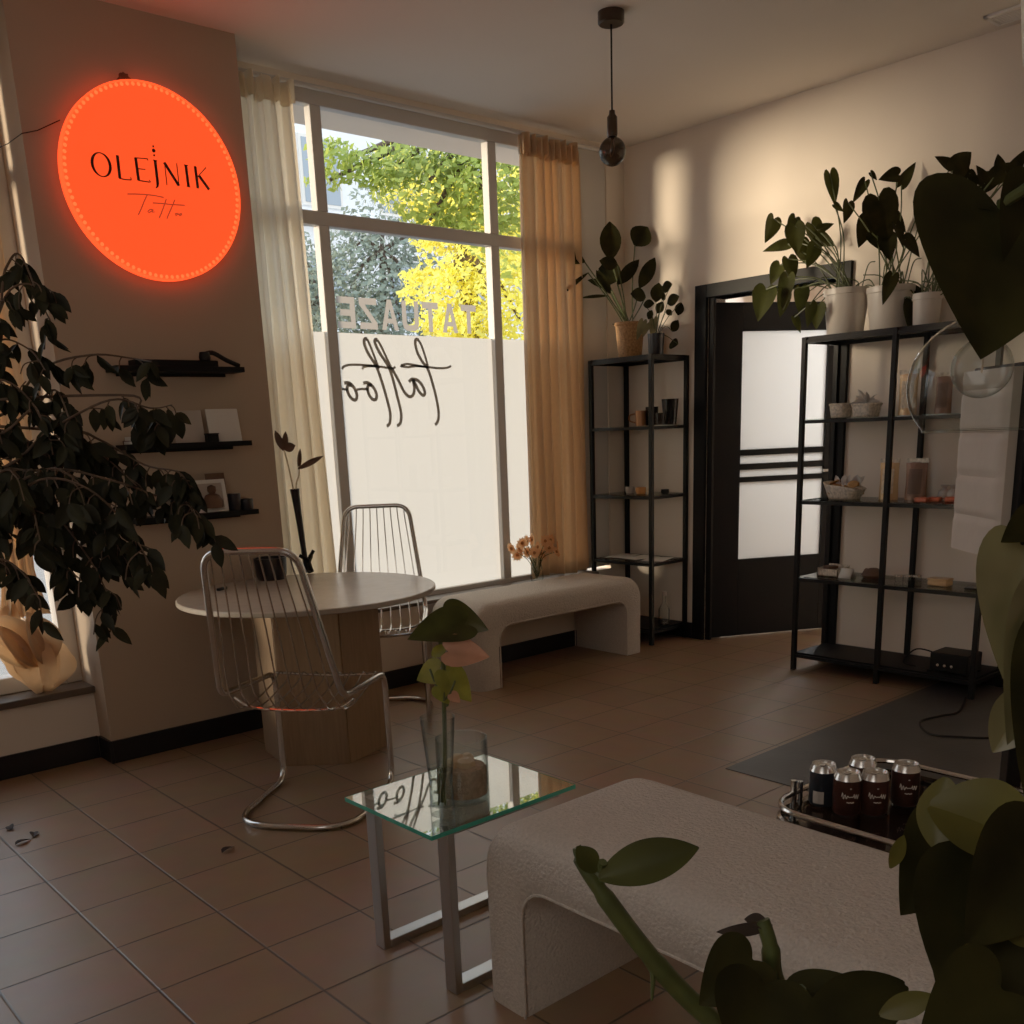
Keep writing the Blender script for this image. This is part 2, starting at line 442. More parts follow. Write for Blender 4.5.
# the room behind the door
wb = MB().box((7.2, 1.9, 0), (7.3, 4.7, CZ)).box((RX+.16, 4.53, 0), (7.3, 4.70, CZ)).box((RX+.16, 1.8, 0), (7.3, 1.9, CZ))
struct('wall_behind_door', wb, 'wall', smooth=False)
# skirting
bb = MB().box((1.38, PY-.014, 0), (2.30, PY, .10)).box((1.366, PY-.014, 0), (1.38, WY-.014, .10))
struct('baseboard_pier', bb, 'blacktile', bevel=.002)
struct('baseboard_front', MB().box((LX, WY-.014, 0), (1.366, WY, .10)).box((2.30, WY-.014, 0), (4.60, WY, .10)).box((4.60, 4.516, 0), (RX-.014, 4.53, .10)), 'blacktile', bevel=.002)
struct('baseboard_right', MB().box((RX-.014, BY, 0), (RX, 2.93, .10)).box((RX-.014, 3.965, 0), (RX, 4.53, .10)), 'blacktile', bevel=.002)
struct('trim_1', MB().box((LX, WY-.03, .30), (1.38, GY-.03, .33)), 'sillwood', bevel=.004)
struct('trim_2', MB().box((2.30, WY-.015, .43), (4.595, GY-.03, .45)), 'sillwood', bevel=.004)

# ---- main window
def bars(lst):
    m = MB()
    for lo, hi in lst: m.box(lo, hi)
    return m
ML, MR = 2.835, 3.945          # mullion centres on the glass plane
TZ = 2.385
w1 = struct('window_1', bars([((2.30, GY-.028, .45), (2.36, GY+.028, 2.955)), ((4.60, GY-.02, .45), (4.86, GY+.03, 2.955)),
      ((2.36, GY-.028, 2.885), (4.60, GY+.028, 2.955)), ((2.36, GY-.028, .43), (4.60, GY+.028, .475)),
      ((ML-.03, GY-.028, .475), (ML+.03, GY+.028, TZ-.032)), ((MR-.03, GY-.028, .475), (MR+.03, GY+.028, TZ-.032)),
      ((ML-.03, GY-.028, TZ+.032), (ML+.03, GY+.028, 2.885)), ((MR-.03, GY-.028, TZ+.032), (MR+.03, GY+.028, 2.885)),
      ((2.36, GY-.028, TZ-.032), (4.60, GY+.028, TZ+.032))]), 'frame', bevel=.004)
FZ = 1.861
def sheet(x0, x1, z0, z1, y): return MB().quad((x0, y, z0), (x1, y, z0), (x1, y, z1), (x0, y, z1))
for a, b in ((2.36, ML-.03), (ML+.03, MR-.03), (MR+.03, 4.60)):
    struct('glass_pane', sheet(a, b, .475, TZ-.032, GY), 'pane', w1)
    struct('glass_pane', sheet(a, b, TZ+.032, 2.885, GY), 'pane', w1)
    struct('frosted_film', sheet(a, b, .475, FZ, GY+.006), 'film', w1)
# vinyl lettering on the inside of the pane, read from the street
def tz(pts): return [(ony(330+x/5.12, 280+y/5.12, GY-.004).x, ony(330+x/5.12, 280+y/5.12, GY-.004).z) for x, y in pts]
lt = MB(); o0 = (0, GY-.004, 0)
def seg(p, w): lt.stroke(p, w, o0, X3, Z3, -Y3, .001)
LW = .032
# TATUAZE in block capitals, mirrored as seen from inside (origin = right end)
lx, hz0, hh, cw = 3.80, 1.883, .152, .108
def cap(ch, x):     # x = right edge of the letter box, letter drawn leftwards
    P = lambda a, b: lt.b.verts.new(V((x-a*cw, GY-.004, hz0+b*hh)))
    bar = lambda a0, b0, a1, b1: [(a0, b0), (a1, b0), (a1, b1), (a0, b1)]
    S = {'T': [bar(0, .78, 1, 1), bar(.37, 0, .63, .78)],
         'A': [[(0, 0), (.25, 0), (.5, .72), (.5, 1), (.38, 1)], [(.75, 0), (1, 0), (.62, 1), (.5, 1), (.5, .72)], [(.326, .22), (.674, .22), (.618, .38), (.382, .38)]],
         'U': [bar(0, .24, .26, 1), bar(.74, .24, 1, 1), [(0, .24), (.08, .08), (.28, 0), (.72, 0), (.92, .08), (1, .24), (.74, .24), (.62, .2), (.38, .2), (.26, .24)]],
         'Z': [bar(0, .79, 1, 1), bar(0, 0, 1, .21), [(.68, .79), (1, .79), (.32, .21), (0, .21)]],
         'E': [bar(0, 0, .27, 1), bar(.27, .79, 1, 1), bar(.27, .4, .85, .6), bar(.27, 0, 1, .21)]}[ch]
    for q in S: lt.b.faces.new([P(a, b) for a, b in q])
for i, ch in enumerate('TATUAZE'): cap(ch, lx-i*.1345)
scr = [([(455, 310), (443, 303), (436, 318), (445, 365), (470, 415), (500, 455), (525, 530), (545, 610), (556, 680), (552, 722), (538, 742)], 1),
       ([(455, 310), (470, 340), (488, 395), (503, 450)], .8),
       ([(620, 440), (600, 449), (560, 452), (500, 446), (440, 441), (400, 446), (362, 440), (395, 430), (440, 437), (500, 447)], .7),
       ([(404, 522), (420, 508), (450, 515), (475, 545), (486, 580), (475, 590), (455, 570), (438, 535), (425, 512), (432, 555), (425, 588), (405, 597), (378, 570), (348, 510), (316, 452)], 1),
       ([(243, 308), (233, 305), (230, 322), (255, 375), (300, 445), (325, 520), (345, 600), (362, 670), (364, 715), (356, 738), (343, 746)], 1),
       ([(243, 308), (262, 340), (290, 400), (316, 455)], .8),
       ([(190, 303), (178, 302), (175, 325), (195, 375), (238, 445), (268, 530), (290, 605), (307, 675), (308, 718), (302, 740), (290, 748)], 1),
       ([(190, 303), (205, 335), (230, 400), (250, 455)], .8),
       ([(63, 458), (68, 445), (95, 435), (140, 434), (190, 437), (250, 443), (316, 452), (335, 445)], .7),
       ([(166, 458), (172, 446), (200, 441), (240, 442)], .7),
       ([(170, 528), (195, 527), (222, 550), (238, 585), (235, 610), (220, 612), (202, 592), (192, 560), (196, 540), (212, 540)], 1),
       ([(72, 528), (98, 528), (122, 550), (137, 585), (134, 610), (120, 613), (100, 594), (88, 562), (92, 540), (110, 540)], 1),
       ([(28, 558), (60, 558), (90, 562)], .7), ([(137, 562), (165, 558), (195, 560)], .7)]
for p, w in scr:
    q = smooth_path([V((a, b, 0)) for a, b in tz(p)], 4); seg([(v.x, v.y) for v in q], .018*w)
struct('window_lettering', lt, 'letter', w1, smooth=False)

# ---- left window
w2 = struct('window_2', bars([((1.31, GY-.04, .33), (1.38, GY+.04, 2.9)), ((-.25, GY-.04, .33), (-.18, GY+.04, 2.9)), ((-.18, GY-.04, 2.83), (1.31, GY+.04, 2.9)),
      ((-.18, GY-.04, .33), (1.31, GY+.04, .40)), ((-.18, GY-.04, TZ-.03), (1.31, GY+.04, TZ+.03)), ((.34, GY-.038, .40), (.40, GY+.038, 2.83))]), 'frame', bevel=.004)
for a, b in ((-.18, .34), (.40, 1.31)):
    struct('glass_pane', sheet(a, b, .40, TZ-.03, GY), 'pane', w2)
    struct('glass_pane', sheet(a, b, TZ+.03, 2.83, GY), 'pane', w2)
    struct('frosted_film', sheet(a, b, .40, FZ, GY+.006), 'film2', w2)

# ---- door
dr = MB()
dr.box((RX-.02, DY1, 0), (RX+.17, DY1+.085, DZ+.075)).box((RX-.02, DY0-.085, 0), (RX+.17, DY0, DZ+.075)).box((RX-.02, DY0, DZ), (RX+.17, DY1, DZ+.075))
dr.box((RX+.005, DY1-.04, 0), (RX+.025, DY1, DZ))
d1 = struct('door_1', dr, 'blackwood', bevel=.003)
hng = V((5.06, 3.868, 0)); dd = V((.883, -.469, 0)); dn = V((-.469, -.883, 0))      # leaf stands ajar into the next room
lf = MB(); th = .02
for lo, hi in (((0, 0.008), (.19, 2.035)), ((.765, .008), (.9, 2.035)), ((.19, .008), (.765, .50)), ((.19, 1.872), (.765, 2.035)),
               ((.19, 1.142), (.765, 1.178)), ((.19, 1.056), (.765, 1.092)), ((.19, .98), (.765, 1.012))):
    lf.obox(hng, dd, dn, Z3, (lo[0], -th, lo[1]), (hi[0], th, hi[1]))
leafo = struct('door_leaf', lf, 'blackwood', d1, bevel=.002)
struct('frosted_pane', MB().obox(hng, dd, dn, Z3, (.185, -.003, .495), (.77, .003, 1.877)), 'doorglass', leafo, smooth=False)
hd = MB(); p0 = hng+dd*.845+dn*.02+Z3*1.03
hd.tube([p0, p0+dn*.045, p0+dn*.05-dd*.11], .009)
struct('door_handle', hd, 'steel', leafo)

# ================================================================== OUTSIDE
struct('ground', MB().box((-40, 4.75, -.35), (60, 90, -.2)), 'asphalt', smooth=False)
struct('trim_3', MB().box((-2, 4.72, 2.985), (6, onz(330, 130, 2.985).y, 3.2)), 'ceil', smooth=False)    # soffit over the pavement
def foliage(mb, blobs, n, size):
    tot = sum(b[1]**2 for b in blobs)
    for c, r, sq in [(V(b[0]), b[1], b[2]) for b in blobs]:
        for _ in range(int(n*r*r/tot)):
            while True:
                q = V((random.uniform(-1, 1), random.uniform(-1, 1), random.uniform(-1, 1)))
                if .25 < q.length < 1: break
            p = c+V((q.x*r, q.y*r, q.z*r*sq))
            a = V((random.uniform(-1, 1), random.uniform(-1, 1), random.uniform(-1, 1))).normalized()
            b = a.orthogonal().normalized(); s = size*random.uniform(.6, 1.3)
            mb.b.faces.new([mb.b.verts.new(p+a*s*.5+b*0), mb.b.verts.new(p+b*s*.4), mb.b.verts.new(p-a*s*.5), mb.b.verts.new(p-b*s*.4)])
def tree(name, base, trunk, blobs, n, size, m, label):
    t = thing(name, base, label, 'tree')
    tb = MB().tube(smooth_path(trunk, 4), [.16-.1*i/(4*(len(trunk)-1)) for i in range(4*(len(trunk)-1)+1)], 8)
    for b in blobs[:9]:
        e = V(b[0]); k = min(trunk[1:], key=lambda q: (V(q)-e).length)
        tb.tube([k, (V(k)+e)/2+V((0, 0, .2)), e], [.05, .035, .015], 6)
    obj('trunk', tb, 'bark', t)
    f = MB(); foliage(f, blobs, n, size); obj('crown', f, m, t, smooth=False)
    return t
def P(u, v, d): return at(u, v, d)
g = P(468, 300, 11); tree('maple_tree', (g.x, g.y, -.2), [(g.x, g.y, -.2), (g.x+.05, g.y, 1.5), P(466, 260, 11), P(460, 200, 11)],
     [(P(455, 205, 10.8), .5, .5), (P(425, 188, 11), .6, .5), (P(470, 180, 11), .7, .6), (P(440, 240, 11), .35, .4), (P(515, 200, 10.6), .6, 1.2), (P(490, 300, 10.5), .75, .8), (P(450, 290, 11), .6, .5), (P(520, 320, 11), .8, .9), (P(470, 250, 10.8), .6, .7), (P(455, 215, 11), .5, .5), (P(440, 325, 11), .35, .35), (P(505, 240, 11.5), .8, .8), (P(425, 275, 11), .3, .22), (P(470, 330, 11), .5, .45), (P(540, 240, 11), .9, 1), (P(395, 165, 11), .35, .45)],
     14000, .075, 'treeyel', 'bright yellow maple seen through the right part of the large window')
g = P(500, 300, 8.5); tree('maple_tree', (g.x+1.0, g.y+.2, -.2), [(g.x+1.0, g.y+.2, -.2), (g.x+.9, g.y+.2, 2.2), P(540, 180, 8.6), P(500, 150, 8.4)],
     [(P(430, 180, 8), .55, .5), (P(480, 190, 8.3), .55, .7), (P(395, 165, 8), .42, .35), (P(345, 160, 8), .32, .3), (P(330, 180, 8), .22, .3), (P(450, 155, 8.2), .5, .35), (P(510, 170, 8.3), .6, .7), (P(430, 220, 8.2), .28, .3), (P(545, 200, 8.5), .8, .9), (P(330, 148, 8), .2, .25), (P(480, 225, 8.3), .35, .3), (P(385, 180, 8), .25, .3)],
     5200, .07, 'treegrn', 'green leafy branches hanging across the top of the large window')
g = P(380, 300, 20); tree('garden_tree', (g.x, g.y, -.2), [(g.x, g.y, -.2), (g.x, g.y, 2), P(382, 250, 20)],
     [(P(370, 270, 20), 1.2, .9), (P(345, 300, 19.5), 1.1, .9), (P(410, 290, 20), 1.2, 1), (P(385, 220, 20.5), .9, .9), (P(350, 250, 20), .7, .8), (P(430, 245, 20.5), .9, .9), (P(400, 320, 19.5), 1.2, .8), (P(360, 330, 19), 1.0, .7)],
     6500, .125, 'treedk', 'grey-green tree in the middle distance beyond the large window')
g = P(310, 300, 21); tree('garden_tree', (g.x, g.y, -.2), [(g.x, g.y, -.2), (g.x, g.y, 2), P(312, 270, 21)],
     [(P(310, 290, 21), 1.1, 1), (P(320, 320, 20.5), 1.1, .8), (P(295, 265, 21), .9, .9), (P(290, 320, 21), 1.1, .8)],
     2600, .125, 'treedk', 'grey-green tree at the left edge of the large window beyond the sheer curtain')
# pale building across the street
bl = thing('apartment_building', (12, 32, -.2), 'pale plastered apartment building across the street behind the trees', 'building')
bw = MB().box((2, 32, -.2), (40, 40, 16)); obj('wall', bw, 'facade', bl, smooth=False)
for i in range(10):
    for j in range(3):
        x = 6.5+i*3.2; z = 2+j*3.6
        wp = obj('window', MB().box((x-.1, 31.9, z-.1), (x+1.5, 32.02, z+2.1)), 'paper', bl, smooth=False)
        obj('pane', MB().box((x, 31.88, z), (x+1.4, 31.95, z+2)), 'darkwin', wp, smooth=False)
obj('cornice', MB().box((2, 31.7, 5.0), (40, 32, 5.25)).box((2, 31.7, 8.6), (40, 32, 8.85)), 'facade', bl, smooth=False)

# ================================================================== CURTAINS
def curtain(name, x0, x1, y, z0, z1, folds, amp, m, label, seed, flare=0):
    rnd = random.Random(seed); ph = [rnd.uniform(0, 6) for _ in range(6)]
    t = thing(name, ((x0+x1)/2, y, z0), label, 'curtain')
    W = x1-x0
    def fn(u, v):
        k = v
        a = amp*(.55+.45*(1-k))
        x = x0+W*u+(1-k)*flare*(u-.3)+.006*math.sin(9*u+5*k)
        yy = y+a*math.sin(2*PI*folds*u+ph[0]+.4*math.sin(3*k+ph[1]))+a*.35*math.sin(2*PI*folds*2.3*u+ph[2]+k)
        if k > .965: yy = y+(yy-y)*.7
        return V((x, yy, z0+(z1-z0)*k+.01*math.sin(8*u+ph[3])*(1-k)))
    obj('cloth', MB().grid(fn, int(folds*18), 26), m, t, solid=.002)
    hb = MB()
    def fh(u, v):
        return V((x0+W*u, y-.012+amp*.75*math.sin(2*PI*folds*1.6*u+ph[4]), z1-.075+.10*v+.012*math.sin(2*PI*folds*u+ph[2])))
    obj('gathered_heading', hb.grid(fh, int(folds*20), 6), m, t, solid=.003)
    return t
curtain('curtain', 2.31, 2.66, 4.44, .50, 2.90, 5, .028, 'sheer', 'sheer cream curtain at the left of the large window beside the pier', 3, .06)
curtain('curtain', 4.07, 4.52, 4.455, .47, 2.90, 6, .045, 'linen', 'tan linen curtain at the right of the large window by the corner shelf', 5, .05)
obj_ = MB().tube([(2.31, 4.47, 2.94), (4.82, 4.47, 2.94)], .012, 10)
tag(obj('curtain_rail', obj_, 'frame'), 'thin grey curtain rail running along the top of the large window', 'curtain rail')
# left window curtain gathered into a heap on the sill
lc = thing('curtain', (1.2, 4.46, .34), 'tan curtain of the left window, its hem bunched on the sill', 'curtain')
def fl(u, v):
    k = v; pin = 1-.55*math.exp(-((k-.1)/.12)**2)
    x = 1.17+(u-.5)*.28*pin
    y = 4.465+.028*math.sin(2*PI*4*u+.5*k)*pin+.01*math.sin(2*PI*9*u)
    return V((x, y, .66+(2.86-.66)*k))
obj('cloth', MB().grid(fl, 70, 24), 'linen', lc, solid=.002)
def fb(u, v):   # heap: lobed bundle
    a = 2*PI*u; th_ = PI*v
    r = .085*(1+.30*math.sin(5*a+3*v)+.16*math.sin(9*a+2)+.10*math.sin(14*a-4*v))
    lift = .14*max(0, math.cos(a-2.5))
    return V((1.19+1.25*r*math.cos(a)*math.sin(th_)-.10*lift*4*(1-v), 4.45+.62*r*math.sin(a)*math.sin(th_), .445+.115*math.cos(th_)*(1+.25*math.sin(5*a))+lift*math.cos(th_*.5)))
obj('bunched_hem', MB().grid(fb, 72, 16, True), 'linen', lc)
fp = MB()
for a0, h0, w0 in ((-.5, .30, .10), (-.2, .28, .12), (.15, .24, .12)):
    fp.leaf((1.2+a0*.1, 4.43, .45), V((a0*1.1-.35, -.15, 1)), V((.3, -1, .2)), h0, w0*1.3, 'oval', .1, .7, 10)
obj('loose_fold', fp, 'linen', lc, solid=.003)

# ================================================================== ILLUMINATED SIGN
sx, sz_, sr = 1.858, 2.366, .368
sg = thing('round_sign', (sx, PY-.03, sz_-sr), 'round glowing orange-red sign with black lettering hung on the pier', 'sign')
def ring(mb, c, r0, r1, y0, y1, seg=96):
    pr = [(r0, y0), (r1, y0), (r1, y1), (r0, y1), (r0, y0)]
    return mb.lathe(c, pr, seg, axis=(0, -1, 0))
sc0 = (sx, PY, sz_)
obj('backing_disc', MB().lathe(sc0, [(0, .012), (sr-.02, .012), (sr-.02, .028), (0, .028)], 96, axis=(0, -1, 0)), 'brown', sg)
obj('rim', ring(MB(), sc0, sr-.006, sr, .012, .05), 'signrim', sg)
obj('glowing_face', MB().lathe(sc0, [(0, .046), (sr-.006, .046), (sr-.006, .040), (0, .040)], 96, axis=(0, -1, 0)), 'signred', sg)
ld = MB()
for i in range(96):
    a = 2*PI*i/96; c = V((sx+(sr-.014)*math.cos(a), PY-.047, sz_+(sr-.014)*math.sin(a)))
    ld.lathe(c, [(.0075, 0), (.006, .002), (0, .0025)], 8, axis=(0, -1, 0))
o = obj('led_strip', ld, 'signled', sg); o['label'] = 'ring of small bright light dots'
# lettering: thin roman capitals drawn as strokes (px of the sign plane)
def sp_(u, v): q = ony(80+u/6.4, 60+v/6.4, PY-.047); return (q.x, q.z)
so = (0, PY-.047, 0)
ink = MB()
def ss(pts, w, mb=None): (mb or ink).stroke([sp_(*p) for p in pts], w, so, X3, Z3, -Y3, .002)
tk, tn = .0115, .0035
def ell(cx, cy, rx, ry, skew, n=28):
    return [(cx+rx*math.cos(2*PI*i/n)+skew*math.sin(2*PI*i/n), cy+ry*math.sin(2*PI*i/n)+.18*rx*math.cos(2*PI*i/n)) for i in range(n+1)]
ss(ell(135, 670, 58, 76, 8), [tn+(tk-tn)*abs(math.cos(2*PI*i/28))**1.5 for i in range(29)])
ss([(238, 610), (255, 758)], tk); ss([(250, 757), (290, 766), (326, 768)], tn*1.2); ss([(324, 750), (328, 770)], tn)
ss([(355, 625), (375, 772)], tk); ss([(352, 626), (430, 632)], tn); ss([(364, 695), (418, 701)], tn); ss([(374, 771), (445, 782)], tn*1.2); ss([(430, 630), (434, 644)], tn); ss([(443, 768), (452, 784)], tn)
ss([(480, 645), (497, 790), (495, 810), (485, 820)], [tk, tk, tk*.7, tn]); ss([(466, 640), (494, 646)], tn)
for px, py, r in ((468, 553, .004), (471, 580, .0075), (474, 610, .004)):
    q = sp_(px, py); ink.lathe((q[0], PY-.047, q[1]), [(r, 0), (r, .002), (0, .002)], 12, axis=(0, -1, 0))
ss([(540, 655), (556, 800)], tn); ss([(538, 655), (632, 805)], tk); ss([(618, 662), (634, 806)], tn)
ss([(676, 672), (694, 810)], tk); ss([(664, 671), (690, 676)], tn); ss([(682, 808), (706, 814)], tn)
ss([(736, 680), (754, 822)], tk); ss([(806, 688), (748, 752)], tn); ss([(762, 742), (826, 830)], tk)
o = obj('lettering', ink, 'signink', sg, smooth=False); o['label'] = 'black thin roman capitals across the glowing face'
ink2 = MB()
for p in ([(302, 858), (350, 858), (410, 860), (480, 868), (535, 880)], [(430, 862), (410, 905), (390, 955), (372, 992)],
          [(470, 960), (450, 955), (432, 970), (440, 978), (462, 965), (468, 960), (462, 975), (478, 972)],
          [(552, 890), (535, 940), (518, 985), (506, 1012)], [(606, 895), (588, 940), (566, 990), (555, 1016)],
          [(465, 915), (520, 918), (580, 925), (670, 930)], [(625, 980), (608, 985), (612, 996), (628, 988), (625, 980)], [(650, 982), (632, 988), (636, 998), (652, 990), (648, 982)]):
    ss(p, .005, ink2)
obj('script_lettering', ink2, 'signink2', sg, smooth=False)
hk = MB().tube([(sx-.105, PY-.03, sz_+sr-.02), (sx-.073, PY-.03, sz_+sr+.018), (sx-.04, PY-.03, sz_+sr-.006)], .006).box((sx-.088, PY-.04, sz_+sr-.008), (sx-.058, PY-.02, sz_+sr+.016))
obj('hanging_hook', hk, 'brown', sg)
k0 = ony(60, 120, PY-.012); k1 = V((1.377, PY-.006, 2.485)); k2 = ony(-6, 150, 4.50)
obj('power_cable', MB().tube([k0, k0*.4+k1*.6+V((0, 0, -.008)), k1, k1*.5+k2*.5+V((0, 0, -.006)), k2], .0018, 6), 'black', sg)

# ================================================================== FLOATING SHELVES ON THE PIER
def fshelf(x0, x1, z, d, label):
    t = thing('floating_shelf', ((x0+x1)/2, PY, z-.03), label, 'shelf', None)
    obj('board', MB().box((x0, PY-d, z-.022), (x1, PY, z)), 'blackwood', t, bevel=.002)
    obj('wall_bracket', MB().box((x0+.04, PY-.012, z-.036), (x1-.04, PY, z-.022)), 'blackwood', t, bevel=.001)
    return t
SA, SB, SC = 1.655, 1.345, 1.045
fshelf(1.57, 2.13, SA, .12, 'top black floating shelf below the round sign')
fshelf(1.57, 2.13, SB, .12, 'middle black floating shelf holding two pale cards')
fshelf(1.57, 2.13, SC, .12, 'lowest black floating shelf holding the framed picture')
# things on them
sp = MB().box((1.66, PY-.10, SA), (2.02, PY-.02, SA+.026)); tag(obj('flat_case', sp, 'blackwood', bevel=.003), 'long flat black case lying on the top floating shelf', 'case')
t = thing('sloping_holder', (2.03, PY-.06, SA+.0), 'black sloping holder at the right end of the top floating shelf', 'holder')
obj('sloping_arm', MB().tube(smooth_path([(1.955, PY-.09, SA+.045), (2.0, PY-.09, SA+.058), (2.06, PY-.09, SA+.03), (2.12, PY-.09, SA+.006)], 5), .010), 'black', t)
obj('hub', MB().lathe((1.965, PY-.09, SA+.026), [(0, 0), (.022, 0), (.025, .012), (.02, .034), (0, .036)], 16), 'black', t)
def leaning(x, w, h, z, m, label, name='art_card', y=PY-.045, tilt=.16, cat='card', twist=0):
    R = Matrix.Rotation(twist, 4, 'Z') @ Matrix.Rotation(-tilt, 4, 'X')
    return tag(obj(name, MB().box((x-w/2, y-.003, z), (x+w/2, y+.001, z+h), R, (x, y, z)), m, bevel=.0008), label, cat)
leaning(1.88, .135, .135, SB, 'card', 'pale square card leaning at the middle of the middle shelf')
leaning(2.045, .15, .14, SB, 'paper', 'larger pale card leaning at the right end of the middle shelf')
t = thing('ink_box', (1.965, PY-.075, SB), 'small black box between the two pale cards', 'box')
obj('box', MB().box((1.94, PY-.09, SB), (1.99, PY-.055, SB+.03)), 'black', t, bevel=.002); obj('lid', MB().box((1.938, PY-.092, SB+.03), (1.992, PY-.053, SB+.036)), 'black', t, bevel=.002)
for i, (w, m, lb) in enumerate(((.13, 'brown', 'dark brown book lying at the left end of the middle shelf'), (.11, 'paper', 'white booklet lying on the dark brown book, middle shelf'))):
    t = thing('book', (1.66, PY-.06, SB+i*.016), lb, 'book')
    obj('cover', MB().box((1.66-w/2, PY-.11, SB+i*.016), (1.66+w/2, PY-.02, SB+i*.016+.002)).box((1.66-w/2, PY-.11, SB+i*.016+.013), (1.66+w/2, PY-.02, SB+i*.016+.0155)).box((1.66-w/2, PY-.024, SB+i*.016), (1.66+w/2, PY-.02, SB+i*.016+.0155)), m, t, smooth=False)
    obj('pages', MB().box((1.663-w/2, PY-.108, SB+i*.016+.002), (1.657+w/2, PY-.022, SB+i*.016+.013)), 'paper', t, smooth=False)
leaning(1.985, .09, .165, SC, 'brown', 'brown board standing behind the white framed picture on the lowest shelf', 'wood_board', PY-.025, .08, 'board')
t = thing('picture_frame', (1.925, PY-.07, SC), 'white framed picture of a dark figure on the lowest floating shelf', 'picture frame')
R = Matrix.Rotation(-.14, 4, 'X'); oo = (1.925, PY-.075, SC)
fr = MB()
for lo, hi in (((1.845, SC), (1.862, SC+.14)), ((1.988, SC), (2.005, SC+.14)), ((1.862, SC), (1.988, SC+.016)), ((1.862, SC+.124), (1.988, SC+.14))):
    fr.box((lo[0], PY-.082, lo[1]), (hi[0], PY-.068, hi[1]), R, oo)
obj('frame', fr, 'paper', t, bevel=.001)
pc = obj('print', MB().box((1.86, PY-.076, SC+.014), (1.99, PY-.07, SC+.126), R, oo), 'card', t, smooth=False)
obj('dark_figure', MB().lathe((1.935, PY-.0765, SC+.018), [(.0, 0), (.04, 0), (.045, .03), (.03, .055), (.012, .062), (.02, .075), (.018, .092), (0, .10)], 14), 'brown', pc)
leaning(1.80, .085, .13, SC, 'black', 'dark blue-black card left of the framed picture on the lowest shelf', 'art_card', PY-.05, .12)
def cube_candle(x, w, h, lb):
    t = thing('candle_jar', (x, PY-.06, SC), lb, 'jar')
    obj('jar', MB().lathe((x, PY-.06, SC), [(0, 0), (w*.5, 0), (w*.52, .006), (w*.52, h-.012), (w*.48, h-.012), (w*.48, .01), (0, .01)], 22), 'blackpot', t)
    obj('lid', MB().lathe((x, PY-.06, SC+h-.012), [(0, 0), (w*.54, 0), (w*.54, .010), (w*.5, .013), (0, .013)], 22), 'blackpot', t)
cube_candle(2.045, .055, .072, 'taller black jar on the lowest floating shelf'); cube_candle(2.10, .06, .045, 'shorter black jar at the right end of the lowest floating shelf')

# ================================================================== BENCHES
def bench(name, loc, rotz, label, Ln, D=.41, H=.445):
    t = thing(name, loc, label, 'bench', 'cream boucle arch benches', rotz)
    T, Lg = .14, .15
    def arc(cx, cy, r, a0, a1, n=10): return [(cx+r*math.cos(a0+(a1-a0)*i/n), cy+r*math.sin(a0+(a1-a0)*i/n)) for i in range(n+1)]
    ro, ri = .125, .085
    h = Ln/2
    outer = [(-h, 0)]+arc(-h+ro, H-ro, ro, PI, PI/2)+arc(h-ro, H-ro, ro, PI/2, 0)+[(h, 0)]
    inner = [(h-Lg, 0)]+arc(h-Lg-ri, H-T-ri, ri, 0, PI/2)+arc(-h+Lg+ri, H-T-ri, ri, PI/2, PI)+[(-h+Lg, 0)]
    # strip mesh: quads between outer and inner outline, then a solid extrusion
    o2 = outer; i2 = inner[::-1]
    n = max(len(o2), len(i2)); assert len(o2) == len(i2)
    mb = MB()
    # subdivide straight seat span for even quads
    def dens(L):
        out = []
        for a, b in zip(L, L[1:]):
            d = math.dist(a, b); k = max(1, int(d/.05))
            out += [(a[0]+(b[0]-a[0])*j/k, a[1]+(b[1]-a[1])*j/k) for j in range(k)]
        return out+[L[-1]]
    rows = [(o2[k], i2[k]) for k in range(n)]
    rr = []
    for (a, b), (c, d) in zip(rows, rows[1:]):
        k = max(1, int(max(math.dist(a, c), math.dist(b, d))/.05))
        for j in range(k):
            s = j/k; rr.append(((a[0]+(c[0]-a[0])*s, a[1]+(c[1]-a[1])*s), (b[0]+(d[0]-b[0])*s, b[1]+(d[1]-b[1])*s)))
    rr.append(rows[-1])
    e = .055                                     # rounded long edges
    # cross-section ring per row: around the rectangle (outer/inner x front/back) with rounded outer edges
    rings = []
    for a, b in rr:
        a, b = V((a[0], 0, a[1])), V((b[0], 0, b[1])); w = (b-a); wl = w.length; w.normalize()
        sec = []
        for k in range(6):
            q = PI/2*k/5; sec.append((e-e*math.sin(q), -D/2+e-e*math.cos(q)))
        sec = sec[::-1] if False else sec
        ring_ = [(s, y) for s, y in sec][::-1]            # front outer corner: from face to top
        pts = [(wl-.012, -D/2), (wl*.5, -D/2)]+[(e-e*math.sin(PI/2*k/5), -(D/2-e)-e*math.cos(PI/2*k/5)) for k in range(6)]
        pts += [(0, -D*.22), (0, 0), (0, D*.22)]
        pts += [(e-e*math.cos(PI/2*k/5), (D/2-e)+e*math.sin(PI/2*k/5)) for k in range(6)]
        pts += [(wl*.5, D/2), (wl-.012, D/2), (wl, D/2-.012), (wl, 0), (wl, -D/2+.012)]
        rings.append([mb.b.verts.new(a+w*s+V((0, y, 0))) for s, y in pts])
    m = len(rings[0])
    for A, B in zip(rings, rings[1:]):
        for k in range(m): mb.b.faces.new((A[k], A[(k+1) % m], B[(k+1) % m], B[k]))
    mb.b.faces.new(rings[0]); mb.b.faces.new(rings[-1][::-1])
    body = obj('upholstered_body', mb, 'boucle', t, world=False, ang=60)
    pp = MB()
    for sgn in (-1, 1):
        pp.tube([V((p[0], sgn*(D/2-.001), p[1]+.012 if 0 < p[1] else p[1])) for p in dens([(x, z) for x, z in inner])], .004, 6)
    obj('piping', pp, 'boucle', t, world=False)
    return t
